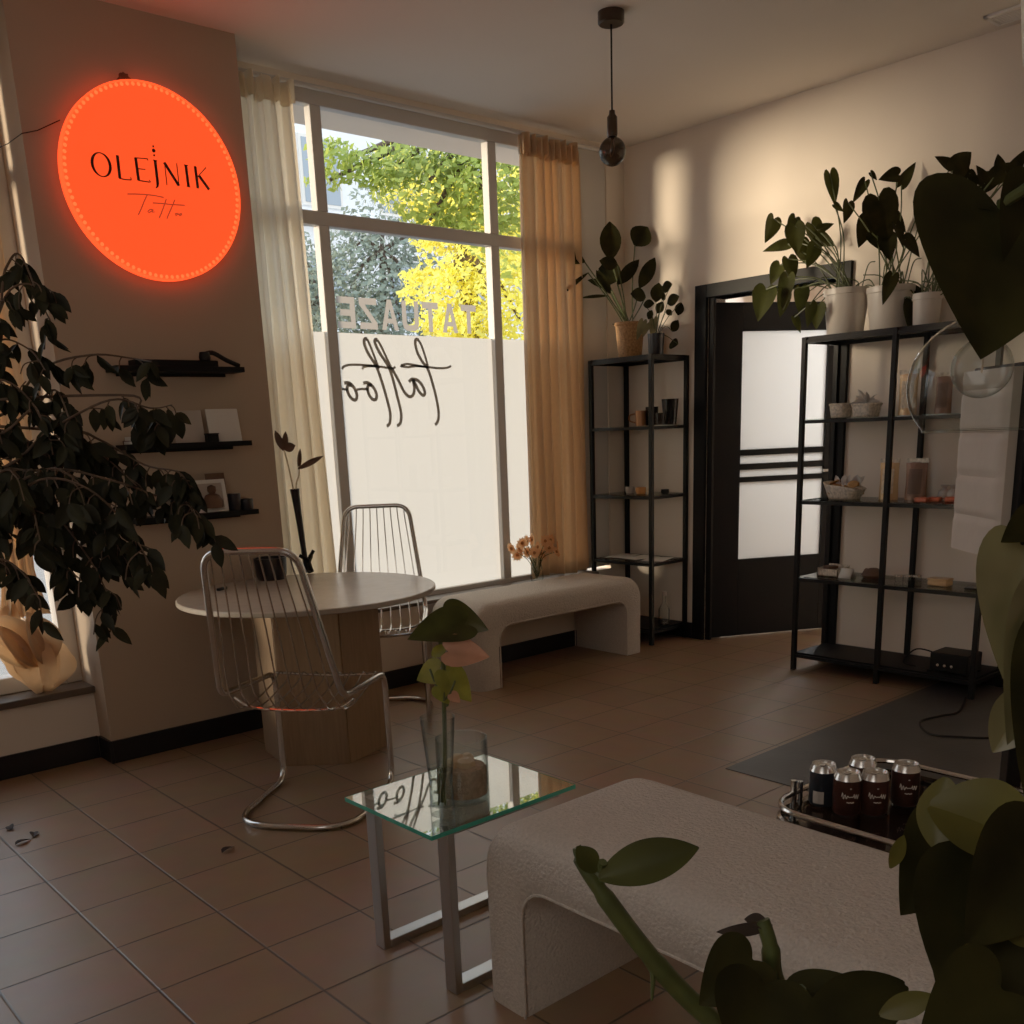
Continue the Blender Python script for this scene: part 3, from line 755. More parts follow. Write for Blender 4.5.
bench('arch_bench', (3.86, 4.162, 0), 0, 'cream boucle arch bench standing under the large window', 1.31, .445, .47)
bench('arch_bench', (1.595, 1.03, 0), PI/2, 'cream boucle arch bench in front of the glass side table', 1.33, .50, .47)

# ================================================================== GLASS SIDE TABLE
t = thing('side_table', (1.48, 1.91, 0), 'square glass side table on a flat chrome frame by the boucle bench', 'table')
gx0, gx1, gy0, gy1, gz = 1.24, 1.71, 1.729, 2.10, .44
tp = obj('glass_top', MB().box((gx0, gy0, gz-.010), (gx1, gy1, gz)), 'tint', t, smooth=False)
eg = MB()
for a, b in (((gx0, gy0-.0008), (gx1, gy0)), ((gx0, gy1), (gx1, gy1+.0008)), ((gx0-.0008, gy0), (gx0, gy1)), ((gx1, gy0), (gx1+.0008, gy1))):
    eg.box((a[0], a[1], gz-.0105), (b[0], b[1], gz+.0005))
o = obj('polished_edge', eg, 'edgeglass', tp, smooth=False); o['label'] = 'green polished glass edge'
def flat_bar(mb, pts, w, th_, side):   # flat bars with mitred square corners as boxes
    for a, b in zip(pts, pts[1:]):
        a, b = V(a), V(b); d = (b-a).normalized(); n2 = V(side); n3 = d.cross(n2)
        mb.obox(a-d*th_/2, d, n2, n3, (0, -w/2, -th_/2), ((b-a).length+th_, w/2, th_/2))
for y in (1.759, 2.069):
    fb_ = MB(); flat_bar(fb_, [(1.303, y, gz-.02), (1.303, y, .012)], .042, .022, (0, 1, 0)); obj('leg', fb_, 'steel', t, bevel=.002)
fb_ = MB()
for y in (1.759, 2.069): flat_bar(fb_, [(1.325, y, .012), (1.69, y, .012)], .042, .022, (0, 1, 0))
flat_bar(fb_, [(1.69, 1.781, .012), (1.69, 2.047, .012)], .022, .022, (0, 0, 1))
obj('floor_frame', fb_, 'steel', t, bevel=.002)
for y in (1.759, 2.069):
    fb_ = MB(); flat_bar(fb_, [(1.325, y, gz-.018), (1.66, y, gz-.018)], .03, .012, (0, 1, 0)); obj('top_rail', fb_, 'steel', t, bevel=.002)
# vase with anthurium cutting
vc = V((1.345, 1.822, gz))
t = thing('glass_vase', vc, 'tall tapered clear glass vase holding the plant cutting', 'vase')
obj('glass_body', MB().lathe(vc, [(0, .0), (.028, .0), (.030, .004), (.030, .02), (.029, .09), (.042, .248), (.0405, .248), (.0275, .09), (.028, .024), (0, .022)], 36), 'clear', t)
obj('water', MB().lathe(vc, [(0, .0235), (.0270, .025), (.0270, .09), (.0285, .115), (0, .115)], 28), 'clear', t)
an = thing('anthurium_cutting', vc+V((0, 0, .026)), 'anthurium cutting with dark leaves and a peach bloom in the tall vase', 'plant')
dv_ = (at(500, 700, 1)-at(440, 700, 1)).normalized()      # picture-right direction on the spot
rt_ = V((RT.x, RT.y, 0)).normalized(); fw_ = V((_f.x, _f.y, 0)).normalized()
DA = 2.40
def A(u, v, off=0): return at(u, v, DA)+fw_*off
st = MB()
b0 = vc+V((0, 0, .03))
st.tube(smooth_path([b0, A(445, 760), A(444, 705), A(443, 660), A(440, 640)], 6), .0055, 8)
for e, off in (((455, 622), .0), ((430, 668), -.01), ((458, 672), -.02), ((452, 640), -.03), ((450, 690), .02)):
    st.tube(smooth_path([A(444, 700, off*.3), A((444+e[0])/2, e[1]+18, off), A(e[0], e[1], off)], 5), .0028, 6)
for k in range(4): st.tube([b0+V((.012*math.cos(k*1.6), .012*math.sin(k*1.6), -.004)), b0+V((.006*math.cos(k*1.6+1), .006*math.sin(k*1.6+1), .09))], .0025, 6)
obj('stem', st, 'stem', an)
lv = MB()
lv.leaf(A(464, 624), (rt_*-.75+V((0, 0, -.05))-fw_*.35), V((0, 0, 1))-fw_*.75, .145, .135, 'heart', .12, .2)
lv.leaf(A(450, 620, .02), rt_*.85+V((0, 0, -.12))+fw_*.3, V((0, 0, 1))-fw_*.8, .11, .125, 'heart', .35, .25)
obj('dark_leaf', lv, 'leafmid', an, sub=1)
lv = MB()
lv.leaf(A(440, 668, -.01), rt_*-.8+V((0, 0, -.35)), -fw_+Z3*.4, .065, .07, 'heart', .1, .2)
lv.leaf(A(447, 668, -.03), rt_*.55+V((0, 0, -.8)), -fw_, .10, .08, 'heart', .1, .3)
lv.leaf(A(440, 685, -.02), rt_*.25+V((0, 0, -.55)), -fw_+Z3*.2, .05, .05, 'heart', .1, .2)
lv.leaf(A(432, 655, -.01), rt_*.6+V((0, 0, .4)), -fw_, .045, .03, 'oval', .1, .2)
obj('yellowing_leaf', lv, 'leafvar', an)
lv = MB().leaf(A(449, 648, -.04), rt_*.9+V((0, 0, -.12)), -fw_+Z3*.7, .10, .09, 'heart', .1, .35)
sp_bloom = obj('peach_bloom', lv, 'peach', an)
lv = MB().leaf(A(452, 692, -.02), rt_*.5+V((0, 0, -.6)), -fw_, .03, .03, 'heart', .1, .2)
obj('peach_bloom', lv, 'peach', an)
# candle glass
cc = V((1.462, 1.885, gz))
t = thing('candle_glass', cc, 'wide clear glass cylinder with sand-coloured candle on the side table', 'candle holder')
obj('glass_cylinder', MB().lathe(cc, [(0, 0), (.064, 0), (.066, .004), (.066, .155), (.063, .155), (.063, .008), (0, .008)], 48), 'clear', t)
ct = thing('sand_candle', cc+V((0, 0, .009)), 'sand-brown wax filling inside the wide glass cylinder', 'candle')
def wax(u, v): return None
obj('wax', MB().lathe(cc, [(0, .009), (.062, .009), (.062, .072), (.057, .08), (.04, .083), (0, .08)], 40), 'candlewax', ct)
wx = MB()
for q in ((-.03, .008, .022), (.0, -.014, .026), (.026, .012, .02), (.004, .024, .022)):
    wx.lathe(cc+V((q[0], q[1], .078)), [(0, 0), (q[2], .0), (q[2]*.9, .018), (q[2]*.4, .026), (0, .024)], 7)
obj('wax_lump', wx, 'candlewhite', ct)

# ================================================================== ROUND TABLE
tcx, tcy, th0 = 2.10, 3.71, .72
t = thing('round_table', (tcx, tcy, 0), 'round pale table on a six-sided wooden pedestal by the pier', 'table')
obj('tabletop', MB().lathe((tcx, tcy, 0), [(0, th0-.022), (.535, th0-.022), (.54, th0-.018), (.54, th0-.004), (.536, th0), (0, th0)], 96), 'tabletop', t, ang=30)
pcx, pcy, pr_ = 2.135, 3.735, .275
pv = [(pcx+pr_*math.cos(math.radians(200+60*k)), pcy+pr_*math.sin(math.radians(200+60*k))) for k in range(6)]
pd = None
for k in range(6):
    a, b = V((*pv[k], 0)), V((*pv[(k+1) % 6], 0)); d = (b-a).normalized(); n = V((d.y, -d.x, 0))
    mb = MB().obox(a, d, n, Z3, (.003, -.02, 0), ((b-a).length-.003, 0, th0-.022)); obj('pedestal_panel', mb, 'tablewood', t, bevel=.0015)
obj('pedestal_core', MB().prism([(pcx+(x-pcx)*.93, pcy+(y-pcy)*.93) for x, y in pv], (0, 0, .01), X3, Y3, Z3, th0-.04), 'brown', t, smooth=False)
# on the table
q = onz(272, 579, th0)
t = thing('black_planter', q, 'squat black pot on the round table behind the near chair', 'pot')
obj('pot', MB().lathe(q, [(0, 0), (.062, 0), (.07, .02), (.075, .10), (.068, .10), (.064, .02), (0, .02)], 28), 'blackpot', t); obj('pot_filling', MB().lathe(q, [(0, .02), (.063, .02), (.067, .085), (0, .088)], 20), 'soil', t)
q = onz(307, 572, th0)
t = thing('tall_vase', q, 'slender tall black vase on the round table by the cream curtain', 'vase')
obj('foot', MB().lathe(q, [(0, 0), (.032, 0), (.033, .010), (.016, .026), (0, .03)], 24), 'blackpot', t)
va = ony(294.5, 489, q.y)-q; vl = va.length
obj('body', MB().lathe(q, [(.014, .015), (.013, vl*.3), (.016, vl*.7), (.020, vl*.93), (.023, vl), (.019, vl), (.014, vl*.7), (.009, vl*.3), (0, .05)], 24, axis=va), 'blackpot', t)
VY = q.y
def B(u, v): return ony(u, v, VY)
fl_ = thing('dried_flower_stems', B(294, 490)-V((0, 0, .0)), 'pair of dried flower stems with pointed heads in the slender black vase', 'dried flower')
obj('stem', MB().tube(smooth_path([q+va*.6, B(293, 488), B(288, 465), B(284, 450)], 5), .004, 6), 'cream', fl_)
obj('stem', MB().tube(smooth_path([q+va*.6+V((.003, 0, 0)), B(296, 488), B(299, 475), B(299, 466)], 5), .004, 6), 'cream', fl_)
mb = MB()
mb.leaf(B(284, 451), rt_*-.35+Z3, -fw_, .10, .035, 'oval', .0, .3); mb.leaf(B(285, 450), rt_*.15+Z3, -fw_, .085, .03, 'oval', -.1, .3); mb.leaf(B(284, 449), rt_*.9+Z3*.25, -fw_, .055, .045, 'oval', .1, .3)
obj('flower_head', mb, 'brown', fl_)
mb = MB(); mb.leaf(B(298, 469), rt_*1+Z3*.45, -fw_, .135, .028, 'oval', .1, .3); mb.leaf(B(299, 470), rt_*.15+Z3, -fw_, .10, .022, 'oval', 0, .3)
obj('flower_head', mb, 'brown', fl_)
q = onz(311, 572, th0)
tw = thing('seed_pod_ornament', q, 'small dark branching ornament at the foot of the slender vase', 'ornament')
mb = MB().tube(smooth_path([q, q+V((-.01, 0, .04)), q+V((.012, .01, .075)), q+V((.03, .01, .10))], 5), [.016]*6+[.012]*5+[.009]*5, 8)
mb.tube(smooth_path([q+V((0, 0, .05)), q+V((-.03, 0, .07)), q+V((-.05, .01, .085))], 5), .009, 8)
obj('branch', mb, 'black', tw)
q = onz(215, 580, th0)
t = thing('glass_ashtray', q, 'small clear glass dish near the left rim of the round table', 'dish')
obj('dish', MB().lathe(q, [(0, 0), (.035, 0), (.042, .022), (.038, .022), (.032, .006), (0, .006)], 24), 'clear', t)
q = onz(236, 574, th0)
t = thing('sunglasses', q, 'dark folded glasses lying on the round table', 'glasses')
mb = MB()
for s in (-.034, .034): mb.lathe(q+V((s*.8, -s*.5, .006)), [(0, -.002), (.021, -.002), (.021, .004), (0, .004)], 16)
obj('lens', mb, 'black', t)
mb = MB().tube([q+V((-.04, .03, .008)), q+V((.05, .0, .010))], .003, 6).tube([q+V((.04, -.01, .008)), q+V((-.03, .045, .012))], .003, 6)
obj('temple', mb, 'black', t)
q = onz(222, 590, th0)
tag(obj('small_case', MB().box(q+V((-.03, -.008, 0)), q+V((.03, .008, .012)), Matrix.Rotation(.5, 4, 'Z')), 'black', bevel=.003), 'small flat black item by the glass dish on the round table', 'case')

# ================================================================== CHROME WIRE CHAIRS
def make_chair(name, loc, rotz, label):
    """local: +y is where the sitter looks; frame is one continuous bent tube"""
    t = thing(name, loc, label, 'chair', 'chrome wire cantilever chairs', rotz)
    w, wb_, fr_y, bk, sz, hz, tw_, lean = .225, .228, .215, -.24, .455, 1.0, .16, .135
    loop = [(-wb_, fr_y, .012), (-w, fr_y, sz), (-w, bk, sz+.03), (-tw_, bk-lean, hz),
            (tw_, bk-lean, hz), (w, bk, sz+.03), (w, fr_y, sz), (wb_, fr_y, .012), (wb_, bk-.03, .012), (-wb_, bk-.03, .012)]
    rad = [.07, .06, .05, .07, .07, .05, .06, .07, .17, .17]
    obj('tube_frame', MB().tube(fillet(loop, rad, 7, True), .0115, 12, closed=True), 'chrome', t, world=False)
    n = 9; sw, bw_ = MB(), MB()
    for k in range(n):
        s = -1+2*k/(n-1); s *= .86
        xt, xb = s*tw_, s*w
        up = [(xt, bk-lean, hz), (xt*.97+xb*.03, bk-lean*.9, hz-.05), ((xt+xb)/2, bk-lean*.45, (hz+sz)/2), (xb*.96, bk-.02, sz+.07), (xb, bk+.03, sz+.0)]
        bw_.tube(smooth_path(up, 4), .0032, 6)
        st_ = [(xb, bk+.03, sz), (xb, bk+.07, sz-.035), (xb, bk+.18, sz-.045), (xb, fr_y-.10, sz-.02), (xb, fr_y-.02, sz+.008), (xb, fr_y+.01, sz-.006)]
        sw.tube(smooth_path(st_, 4), .0032, 6)
    sw.tube(smooth_path([(-w, fr_y-.005, sz), (-w*.8, fr_y+.006, sz-.004), (0, fr_y+.014, sz-.012), (w*.8, fr_y+.006, sz-.004), (w, fr_y-.005, sz)], 5), .006, 8)
    sw.tube(smooth_path([(-w, bk+.1, sz-.005), (-w*.7, bk+.1, sz-.042), (0, bk+.1, sz-.052), (w*.7, bk+.1, sz-.042), (w, bk+.1, sz-.005)], 5), .005, 8)
    obj('seat_wires', sw, 'chrome', t, world=False)
    obj('backrest_wires', bw_, 'chrome', t, world=False)
    return t
# rotz turns +y to the facing direction
def face(dx, dy): return math.atan2(-dx, dy)
ch = make_chair('wire_chair', (1.75, 3.16, 0), face(.788, .615), 'chrome wire chair in front of the round table, its back to the room')
dup(ch, (2.61, 3.97, 0), face(-.623, -.782), 'chrome wire chair behind the round table, backed against the frosted window')

# ================================================================== DRIED FLOWERS ON THE SILL
q = V((4.03, 4.40, .45)); q = V((ony(537, 576, 4.415).x, 4.415, .45))
t = thing('flower_vase', q, 'small clear vase on the window sill behind the boucle bench', 'vase')
obj('glass_body', MB().lathe(q, [(0, 0), (.035, 0), (.04, .02), (.036, .08), (.028, .11), (.034, .13), (.031, .13), (.025, .11), (.033, .08), (0, .01)], 28), 'clear', t)
fl_ = thing('dried_flowers', q+V((0, 0, .02)), 'bunch of dried orange flowers in the vase on the window sill', 'flowers')
hd_ = [(511, 549), (517, 555), (522, 543), (527, 552), (531, 540), (537, 547), (541, 554), (545, 541), (549, 548), (555, 545), (556, 552), (526, 541), (519, 549), (534, 553), (550, 540)]
stm = MB()
for i, (u, v) in enumerate(hd_):
    p = ony(u, v, 4.415+.05*math.sin(i*2.3)-.03); pet = MB(); cen = MB()
    stm.tube(smooth_path([q+V((.01*math.sin(i), .01*math.cos(i), .03)), q+V(((p.x-q.x)*.35, (p.y-q.y)*.3, .14)), p], 4), .0022, 5)
    nn = V((random.uniform(-.5, .5), -1, random.uniform(-.2, .6))).normalized(); a = nn.orthogonal().normalized(); b = nn.cross(a)
    for k in range(11):
        an_ = 2*PI*k/11
        pet.leaf(p, a*math.cos(an_)+b*math.sin(an_)+nn*.25, nn, random.uniform(.036, .044), .020, 'oval', .15, .2, 5)
    cen.lathe(p+nn*.003, [(0, -.004), (.010, 0), (.008, .006), (0, .008)], 10, axis=nn)
    ph_ = obj('flower_head', pet, 'flower', fl_); obj('flower_centre', cen, 'flowerc', ph_)
obj('stem', stm, 'stem', fl_)

# ================================================================== METAL SHELVING UNITS
def shelving(name, loc, wy, wx, label, mid, solid_bottom=True):
    x0, y0 = loc; t = thing(name, (x0+wx/2, y0+wy/2, 0), label, 'shelving unit')
    tb = .0125; H = 1.75; zs = (.09, .515, .925, 1.34)
    ys = [y0+tb/2, y0+wy-tb/2]+([y0+wy/2] if mid else [])
    for y in ys:
        for x in (x0+tb/2, x0+wx-tb/2):
            obj('post', MB().box((x-tb, y-tb, 0), (x+tb, y+tb, H)), 'black', t, bevel=.002)
    for z in zs+(H-tb,):
        fm = MB()
        for y in (y0+tb/2, y0+wy-tb/2): fm.box((x0, y-.009, z-.018), (x0+wx, y+.009, z))
        for x in (x0+tb/2, x0+wx-tb/2): fm.box((x-.009, y0, z-.018), (x+.009, y0+wy, z))
        obj('shelf_frame', fm, 'black', t, bevel=.001)
    for z in zs[1:]: obj('glass_shelf', MB().box((x0+.015, y0+.015, z), (x0+wx-.015, y0+wy-.015, z+.005)), 'shelfglass', t, smooth=False)
    obj('top_shelf', MB().box((x0+.006, y0+.006, H-.012), (x0+wx-.006, y0+wy-.006, H+.002)), 'black', t, smooth=False)
    obj('bottom_shelf', MB().box((x0+.01, y0+.01, .085), (x0+wx-.01, y0+wy-.01, .10)), 'blackwood', t, bevel=.001)
    return t
shelving('metal_shelving', (4.67, 4.01), .505, .34, 'narrow black metal and glass shelving unit in the window corner', False)
shelving('metal_shelving', (4.68, 2.00), 1.0, .325, 'wide black metal and glass shelving unit right of the door', True)
S0, S1, S2, S3 = .10, .521, .931, 1.346

# --- on the narrow unit
def tumbler(u, v, z, x, r0, r1, h, m, name, label, handle=False, cat='glass'):
    q = onx(u, v, x); q.z = z
    t = thing(name, q, label, cat)
    obj('body', MB().lathe(q, [(0, 0), (r0, 0), (r1, h), (r1-.003, h), (r0-.003, .006), (0, .006)], 26), m, t)
    if handle: obj('handle', MB().tube(smooth_path([q+V((-r1*.7, r1*.72, h*.8)), q+V((-r1-.012, r1+.012, h*.7)), q+V((-r1-.012, r1+.012, h*.35)), q+V((-r1*.65, r1*.65, h*.2))], 5), .005, 8), m, t)
    return t
tumbler(641, 427, S3, 4.80, .033, .036, .09, 'copper', 'mug', 'copper-coloured mug at the left of the narrow unit, upper shelf', True, 'mug')
tumbler(652, 427, S3, 4.84, .036, .040, .11, 'smoke', 'tumbler', 'dark glass between the mug and the small clear glass')
tumbler(660, 427, S3, 4.76, .026, .03, .07, 'smoke', 'tumbler', 'small low glass in front of the tall flared tumbler')
tumbler(670, 427, S3, 4.85, .038, .052, .15, 'smoke', 'tumbler', 'tall flared smoky tumbler at the right of the narrow unit, upper shelf')
def small_pot(u, v, z, x, m, label, r=.03, h=.04):
    q = onx(u, v, x); q.z = z; t = thing('tealight_holder', q, label, 'candle holder')
    obj('cup', MB().lathe(q, [(0, 0), (r*.8, 0), (r, h*.4), (r*.95, h), (r*.8, h), (r*.8, h*.5), (0, h*.5)], 18), m, t)
    obj('candle', MB().lathe(q, [(0, h*.5), (r*.75, h*.5), (r*.75, h*.8), (0, h*.8)], 14), 'candlewhite', t)
small_pot(630, 496, S2, 4.82, 'card', 'pale candle cup on the middle shelf of the narrow unit'); small_pot(641, 496, S2, 4.80, 'orange', 'orange candle cup on the middle shelf of the narrow unit', .034)
small_pot(650, 496, S2, 4.78, 'cream', 'cream candle cup right of the orange cup', .024, .035); small_pot(665, 495, S2, 4.84, 'black', 'dark candle cup at the right of the middle shelf, narrow unit', .026, .028)
for (u, v, rz, lb) in ((622, 562, .2, 'sheet of white paper at the left of the lower shelf, narrow unit'), (640, 562, -.1, 'sheet of white paper in the middle of the lower shelf, narrow unit'), (657, 560, .35, 'sheet of white paper near the right of the lower shelf, narrow unit')):
    q = onx(u, v, 4.83); q.z = S1+.001+.002*(u % 3)
    tag(obj('paper_sheet', MB().box(q+V((-.105, -.075, 0)), q+V((.105, .075, .0015)), Matrix.Rotation(rz, 4, 'Z')), 'paper', smooth=False), lb, 'paper')
q = onx(664, 624, 4.86); q.z = S0
t = thing('clear_bottle', q, 'clear glass bottle on the bottom board of the narrow unit', 'bottle')
obj('body', MB().lathe(q, [(0, 0), (.034, 0), (.036, .01), (.036, .10), (.014, .14), (.013, .19), (.011, .19), (.012, .14), (.033, .10), (.033, .012), (0, .01)], 24), 'clear', t); obj('cap', MB().lathe(q, [(0, .19), (.015, .19), (.015, .215), (0, .215)], 16), 'card', t)

# --- potted plants on top of the narrow unit
def W(u, v, x=4.84): return at(u, v, 5.95+(x-4.8)*1.5)
q = onx(630, 355, 4.80); q.z = 1.752
t = thing('potted_plant', q, 'broad-leaved plant in a tan wicker pot on top of the narrow unit', 'plant')
obj('wicker_pot', MB().lathe(q, [(0, 0), (.068, 0), (.072, .01), (.088, .185), (.095, .19), (.095, .205), (.083, .205), (.07, .03), (0, .03)], 32), 'wicker', t)
obj('soil', MB().lathe(q, [(0, .175), (.082, .175), (0, .18)], 20), 'soil', t)
Ls = [((302, 595), (298, 430), 85, .3), ((405, 535), (460, 455), 95, .5), ((190, 605), (60, 560), 62, .2), ((205, 652), (80, 748), 18, .0), ((250, 640), (350, 665), 95, .4), ((330, 700), (425, 595), 50, .3), ((425, 715), (492, 585), 55, .2), ((300, 715), (205, 680), 34, .2), ((290, 750), (175, 755), 16, 0), ((450, 755), (388, 740), 55, .3), ((300, 740), (240, 640), 40, .4), ((415, 870), (310, 872), 18, .1), ((330, 620), (255, 600), 50, .2)]
lv, st = MB(), MB()
for i, (b, e, w_, dp) in enumerate(Ls):
    xx = 4.80+.07*math.sin(i*1.9)
    B_, E_ = W(540+b[0]/4.267, 120+b[1]/4.267, xx), W(540+e[0]/4.267, 120+e[1]/4.267, xx-.03)
    d = E_-B_; Wd = w_/4.267/166
    lv.leaf(B_, d, -fw_+Z3*.35*math.sin(i)+V((0, 0, .15)), d.length, Wd*1.1, 'oval', .06, .25)
    st.tube(smooth_path([q+V((.02*math.sin(i*2), .02*math.cos(i*2), .17)), (q+V((0, 0, .2)))*.5+B_*.5+V((0, 0, -.01)), B_], 5), .004, 6)
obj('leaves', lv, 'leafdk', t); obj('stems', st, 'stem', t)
q = onx(656, 354, 4.78); q.z = 1.752
t = thing('potted_plant', q, 'small round-leaved plant in a black pot on top of the narrow unit', 'plant')
obj('pot', MB().lathe(q, [(0, 0), (.042, 0), (.045, .01), (.05, .12), (.045, .12), (.04, .02), (0, .02)], 26), 'blackpot', t)
obj('soil', MB().lathe(q, [(0, .1), (.045, .1), (0, .103)], 16), 'soil', t)
lv, st, lp = MB(), MB(), MB()
for i, (u, v, w_) in enumerate([(540, 712, 50), (500, 738, 60), (565, 768, 50), (595, 805, 42), (512, 800, 42), (462, 785, 38), (575, 880, 42), (570, 955, 50), (470, 830, 30), (550, 820, 26), (525, 755, 30)]):
    p = W(540+u/4.267, 120+v/4.267, 4.76+.06*math.sin(i*2.1)); Wd = w_/4.267/166
    a = V((.2*math.sin(i*3), math.cos(i*1.7), math.sin(i*1.3)-.2)).normalized()
    lv.leaf(p-a*Wd*.6, a, V((-1, -.7, .3)), Wd*1.3, Wd, 'oval', .1, .15)
    st.tube(smooth_path([q+V((0, 0, .1)), (q+V((0, 0, .16)))*.5+p*.5, p-a*Wd*.6], 4), .0022, 5)
for u, v, e in ((440, 860, (415, 930)), (485, 850, (478, 930)), (455, 870, (440, 920))):
    B_, E_ = W(540+u/4.267, 120+v/4.267, 4.74), W(540+e[0]/4.267, 120+e[1]/4.267, 4.73)
    lp.leaf(B_, E_-B_, V((-1, -.8, .2)), (E_-B_).length*1.1, .055, 'heart', .1, .2); st.tube([q+V((0, 0, .1)), B_], .0022, 5)
obj('leaves', lv, 'leafdk', t); obj('pale_leaves', lp, 'leafpale', t); obj('stems', st, 'stem', t)

# --- the wide unit: white pots with trailing heart-leaved plants
def pot(q, r0, r1, h): return MB().lathe(q, [(0, 0), (r0, 0), (r0+.004, .008), (r1-.004, h-.03), (r1, h-.028), (r1, h), (r1-.008, h), (r0-.004, .02), (0, .02)], 36)
Zc = lambda u, v, x: onx(724+u/3.413, 120+v/3.413, x)
def trailing(potpx, r0, r1, h, x, leaves, label):
    q = onx(*potpx, x); q.z = 1.752
    t = thing('trailing_plant', q, label, 'plant')
    obj('white_pot', pot(q, r0, r1, h), 'whitepot', t); obj('soil', MB().lathe(q, [(0, h-.03), (r1-.01, h-.03), (0, h-.025)], 20), 'soil', t)
    lv, st = MB(), MB()
    for i, (u, v, sz, ang) in enumerate(leaves):
        xx = x-.03+.13*math.sin(i*2.7)
        p = Zc(u, v, xx); Ls_ = sz/3.413/235
        a = math.radians(ang); d = rt_*math.cos(a)+Z3*math.sin(a)-fw_*.25*math.sin(i)
        nn = -fw_+V((0, 0, .35))+rt_*.5*math.sin(i*1.3)
        lv.leaf(p-d*Ls_*.45, d, nn, Ls_*1.15, Ls_*(.92 if i % 3 else .62), 'heart', .12, .3)
        m_ = (q+V((0, 0, h)))*.55+p*.45+V((0, 0, .03+.05*abs(math.sin(i))))
        st.tube(smooth_path([q+V((r1*.5*math.sin(i*2), r1*.5*math.cos(i*2), h-.03)), m_, p-d*Ls_*.45], 6), .0032, 6)
    for i in range(7):
        a = i*2.4; e = q+V((.05*math.sin(a), .12*math.cos(a), h+.05+.06*math.sin(i)))
        st.tube(smooth_path([q+V((r1*.6*math.sin(a), r1*.6*math.cos(a), h-.03)), e, e+V((-.04*math.sin(a), .09*math.cos(a*1.7), -.03+.06*math.sin(a)))], 5), .003, 5)
    obj('leaves', lv, 'leafdk' if potpx[0] > 870 else 'leafmid', t); obj('stems', st, 'stem', t)
trailing((845, 333), .085, .112, .22, 4.83, [(370, 225, 105, -75), (160, 370, 90, -110), (232, 355, 62, -120), (185, 432, 95, 190), (245, 400, 95, -80), (312, 390, 100, -60), (345, 365, 60, 20), (228, 505, 85, -75), (178, 520, 80, -120), (210, 580, 115, -100), (262, 610, 90, -85), (292, 662, 80, -85), (250, 695, 66, -60), (318, 665, 80, -95), (132, 620, 120, -108), (410, 600, 72, -100), (200, 620, 90, -90), (270, 450, 90, -60), (390, 298, 45, -30), (340, 410, 80, -20), (300, 460, 80, -110)], 'heart-leaved trailing plant in the white pot at the left of the wide unit top')
trailing((889, 327), .085, .115, .205, 4.86, [(465, 238, 75, -120), (420, 310, 70, -100), (570, 192, 70, 190), (625, 190, 85, 60), (540, 330, 150, -70), (480, 375, 100, -100), (600, 390, 90, -60), (640, 660, 95, -92), (645, 582, 65, 0), (562, 570, 95, -110), (755, 145, 66, 140), (810, 145, 95, 40), (830, 200, 70, -60), (560, 430, 80, -80), (520, 410, 70, -60), (610, 620, 60, -90), (640, 430, 80, -40), (590, 350, 90, -30), (510, 190, 36, -40)], 'heart-leaved trailing plant in the middle white pot on the wide unit')
trailing((926, 323), .055, .068, .15, 4.84, [(850, 205, 60, -60), (910, 205, 85, 20), (955, 175, 75, 30), (1000, 150, 90, 60), (760, 245, 70, 170), (940, 150, 60, 90), (985, 205, 70, -50), (880, 190, 60, 120), (1010, 195, 80, 0), (720, 330, 60, 200), (700, 420, 60, -80)], 'heart-leaved trailing plant in the small white pot on the wide unit')

# --- goods on the wide unit
def basket(q, w, d, h, label, fill=True):
    t = thing('gift_basket', q, label, 'basket')
    mb = MB(); n = 28
    def fn(u, v): 
        a = 2*PI*u; k = .82+.18*v; e = .55
        c, s = math.cos(a), math.sin(a)
        return q+V((math.copysign(abs(c)**e, c)*d/2*k, math.copysign(abs(s)**e, s)*w/2*k, h*v))
    obj('woven_side', mb.grid(fn, n, 6, True), 'basket', t, solid=.005)
    obj('rim', MB().tube([fn(i/n, 1) for i in range(n)], .006, 8, closed=True), 'basket', t)
    fm = MB()
    for i in range(9):
        a = i*2.4; r = .012+.006*(i % 3)
        fm.lathe(q+V((d*.26*math.sin(a), w*.28*math.cos(a), h*.55+.008*(i % 2))), [(0, -r), (r*.8, -r*.5), (r, 0), (r*.7, r*.6), (0, r)], 8)
    obj('filling', fm, 'tissue' if fill else 'cream', t)
    return t
q = onx(841, 417, 4.80); q.z = S3; basket(q, .095, .11, .065, 'pale woven basket of small goods at the left, upper shelf of the wide unit')
q = onx(866, 416, 4.83); q.z = S3; b_ = basket(q, .13, .12, .06, 'second pale basket with a crumpled cellophane bow, upper shelf of the wide unit')
bw_ = MB()
for i in range(14):
    a = i*2.399; bw_.leaf(q+V((0, .0, .06)), V((.6*math.sin(a), .8*math.cos(a), .6+.5*math.sin(i))), V((math.cos(a), math.sin(a), .4)), .05+.02*(i % 3), .03, 'oval', .2, .4, 5)
obj('cellophane_bow', bw_, 'tissue', b_)
def pouch(u, v, z, x, w, h, m, label):
    q = onx(u, v, x); q.z = z
    t = thing('snack_pouch', q, label, 'pouch', None)
    def fn(s):
        def f(u_, v_):
            th_ = .022*(1-v_)**.6*math.sin(PI*u_)**.7 if v_ < .92 else .001
            pin = 1-.06*math.sin(PI*v_)
            return q+V((s*(th_+.001), (u_-.5)*w*pin, h*v_))
        return f
    mb = MB().grid(fn(-1), 14, 16).grid(fn(1), 14, 16); obj('foil_bag', mb, m, t)
    obj('sealed_top', MB().box(q+V((-.004, -w/2, h*.90)), q+V((.003, w/2, h))), 'basket', t)
    obj('clear_front', MB().grid(lambda u_, v_: q+V((-.004-.022*(1-(.15+.65*v_))**.6*math.sin(PI*(.2+.6*u_))**.7, (u_-.5)*w*.6, h*(.15+.6*v_))), 8, 8), 'cream' if m == 'gold' else 'brown', t)
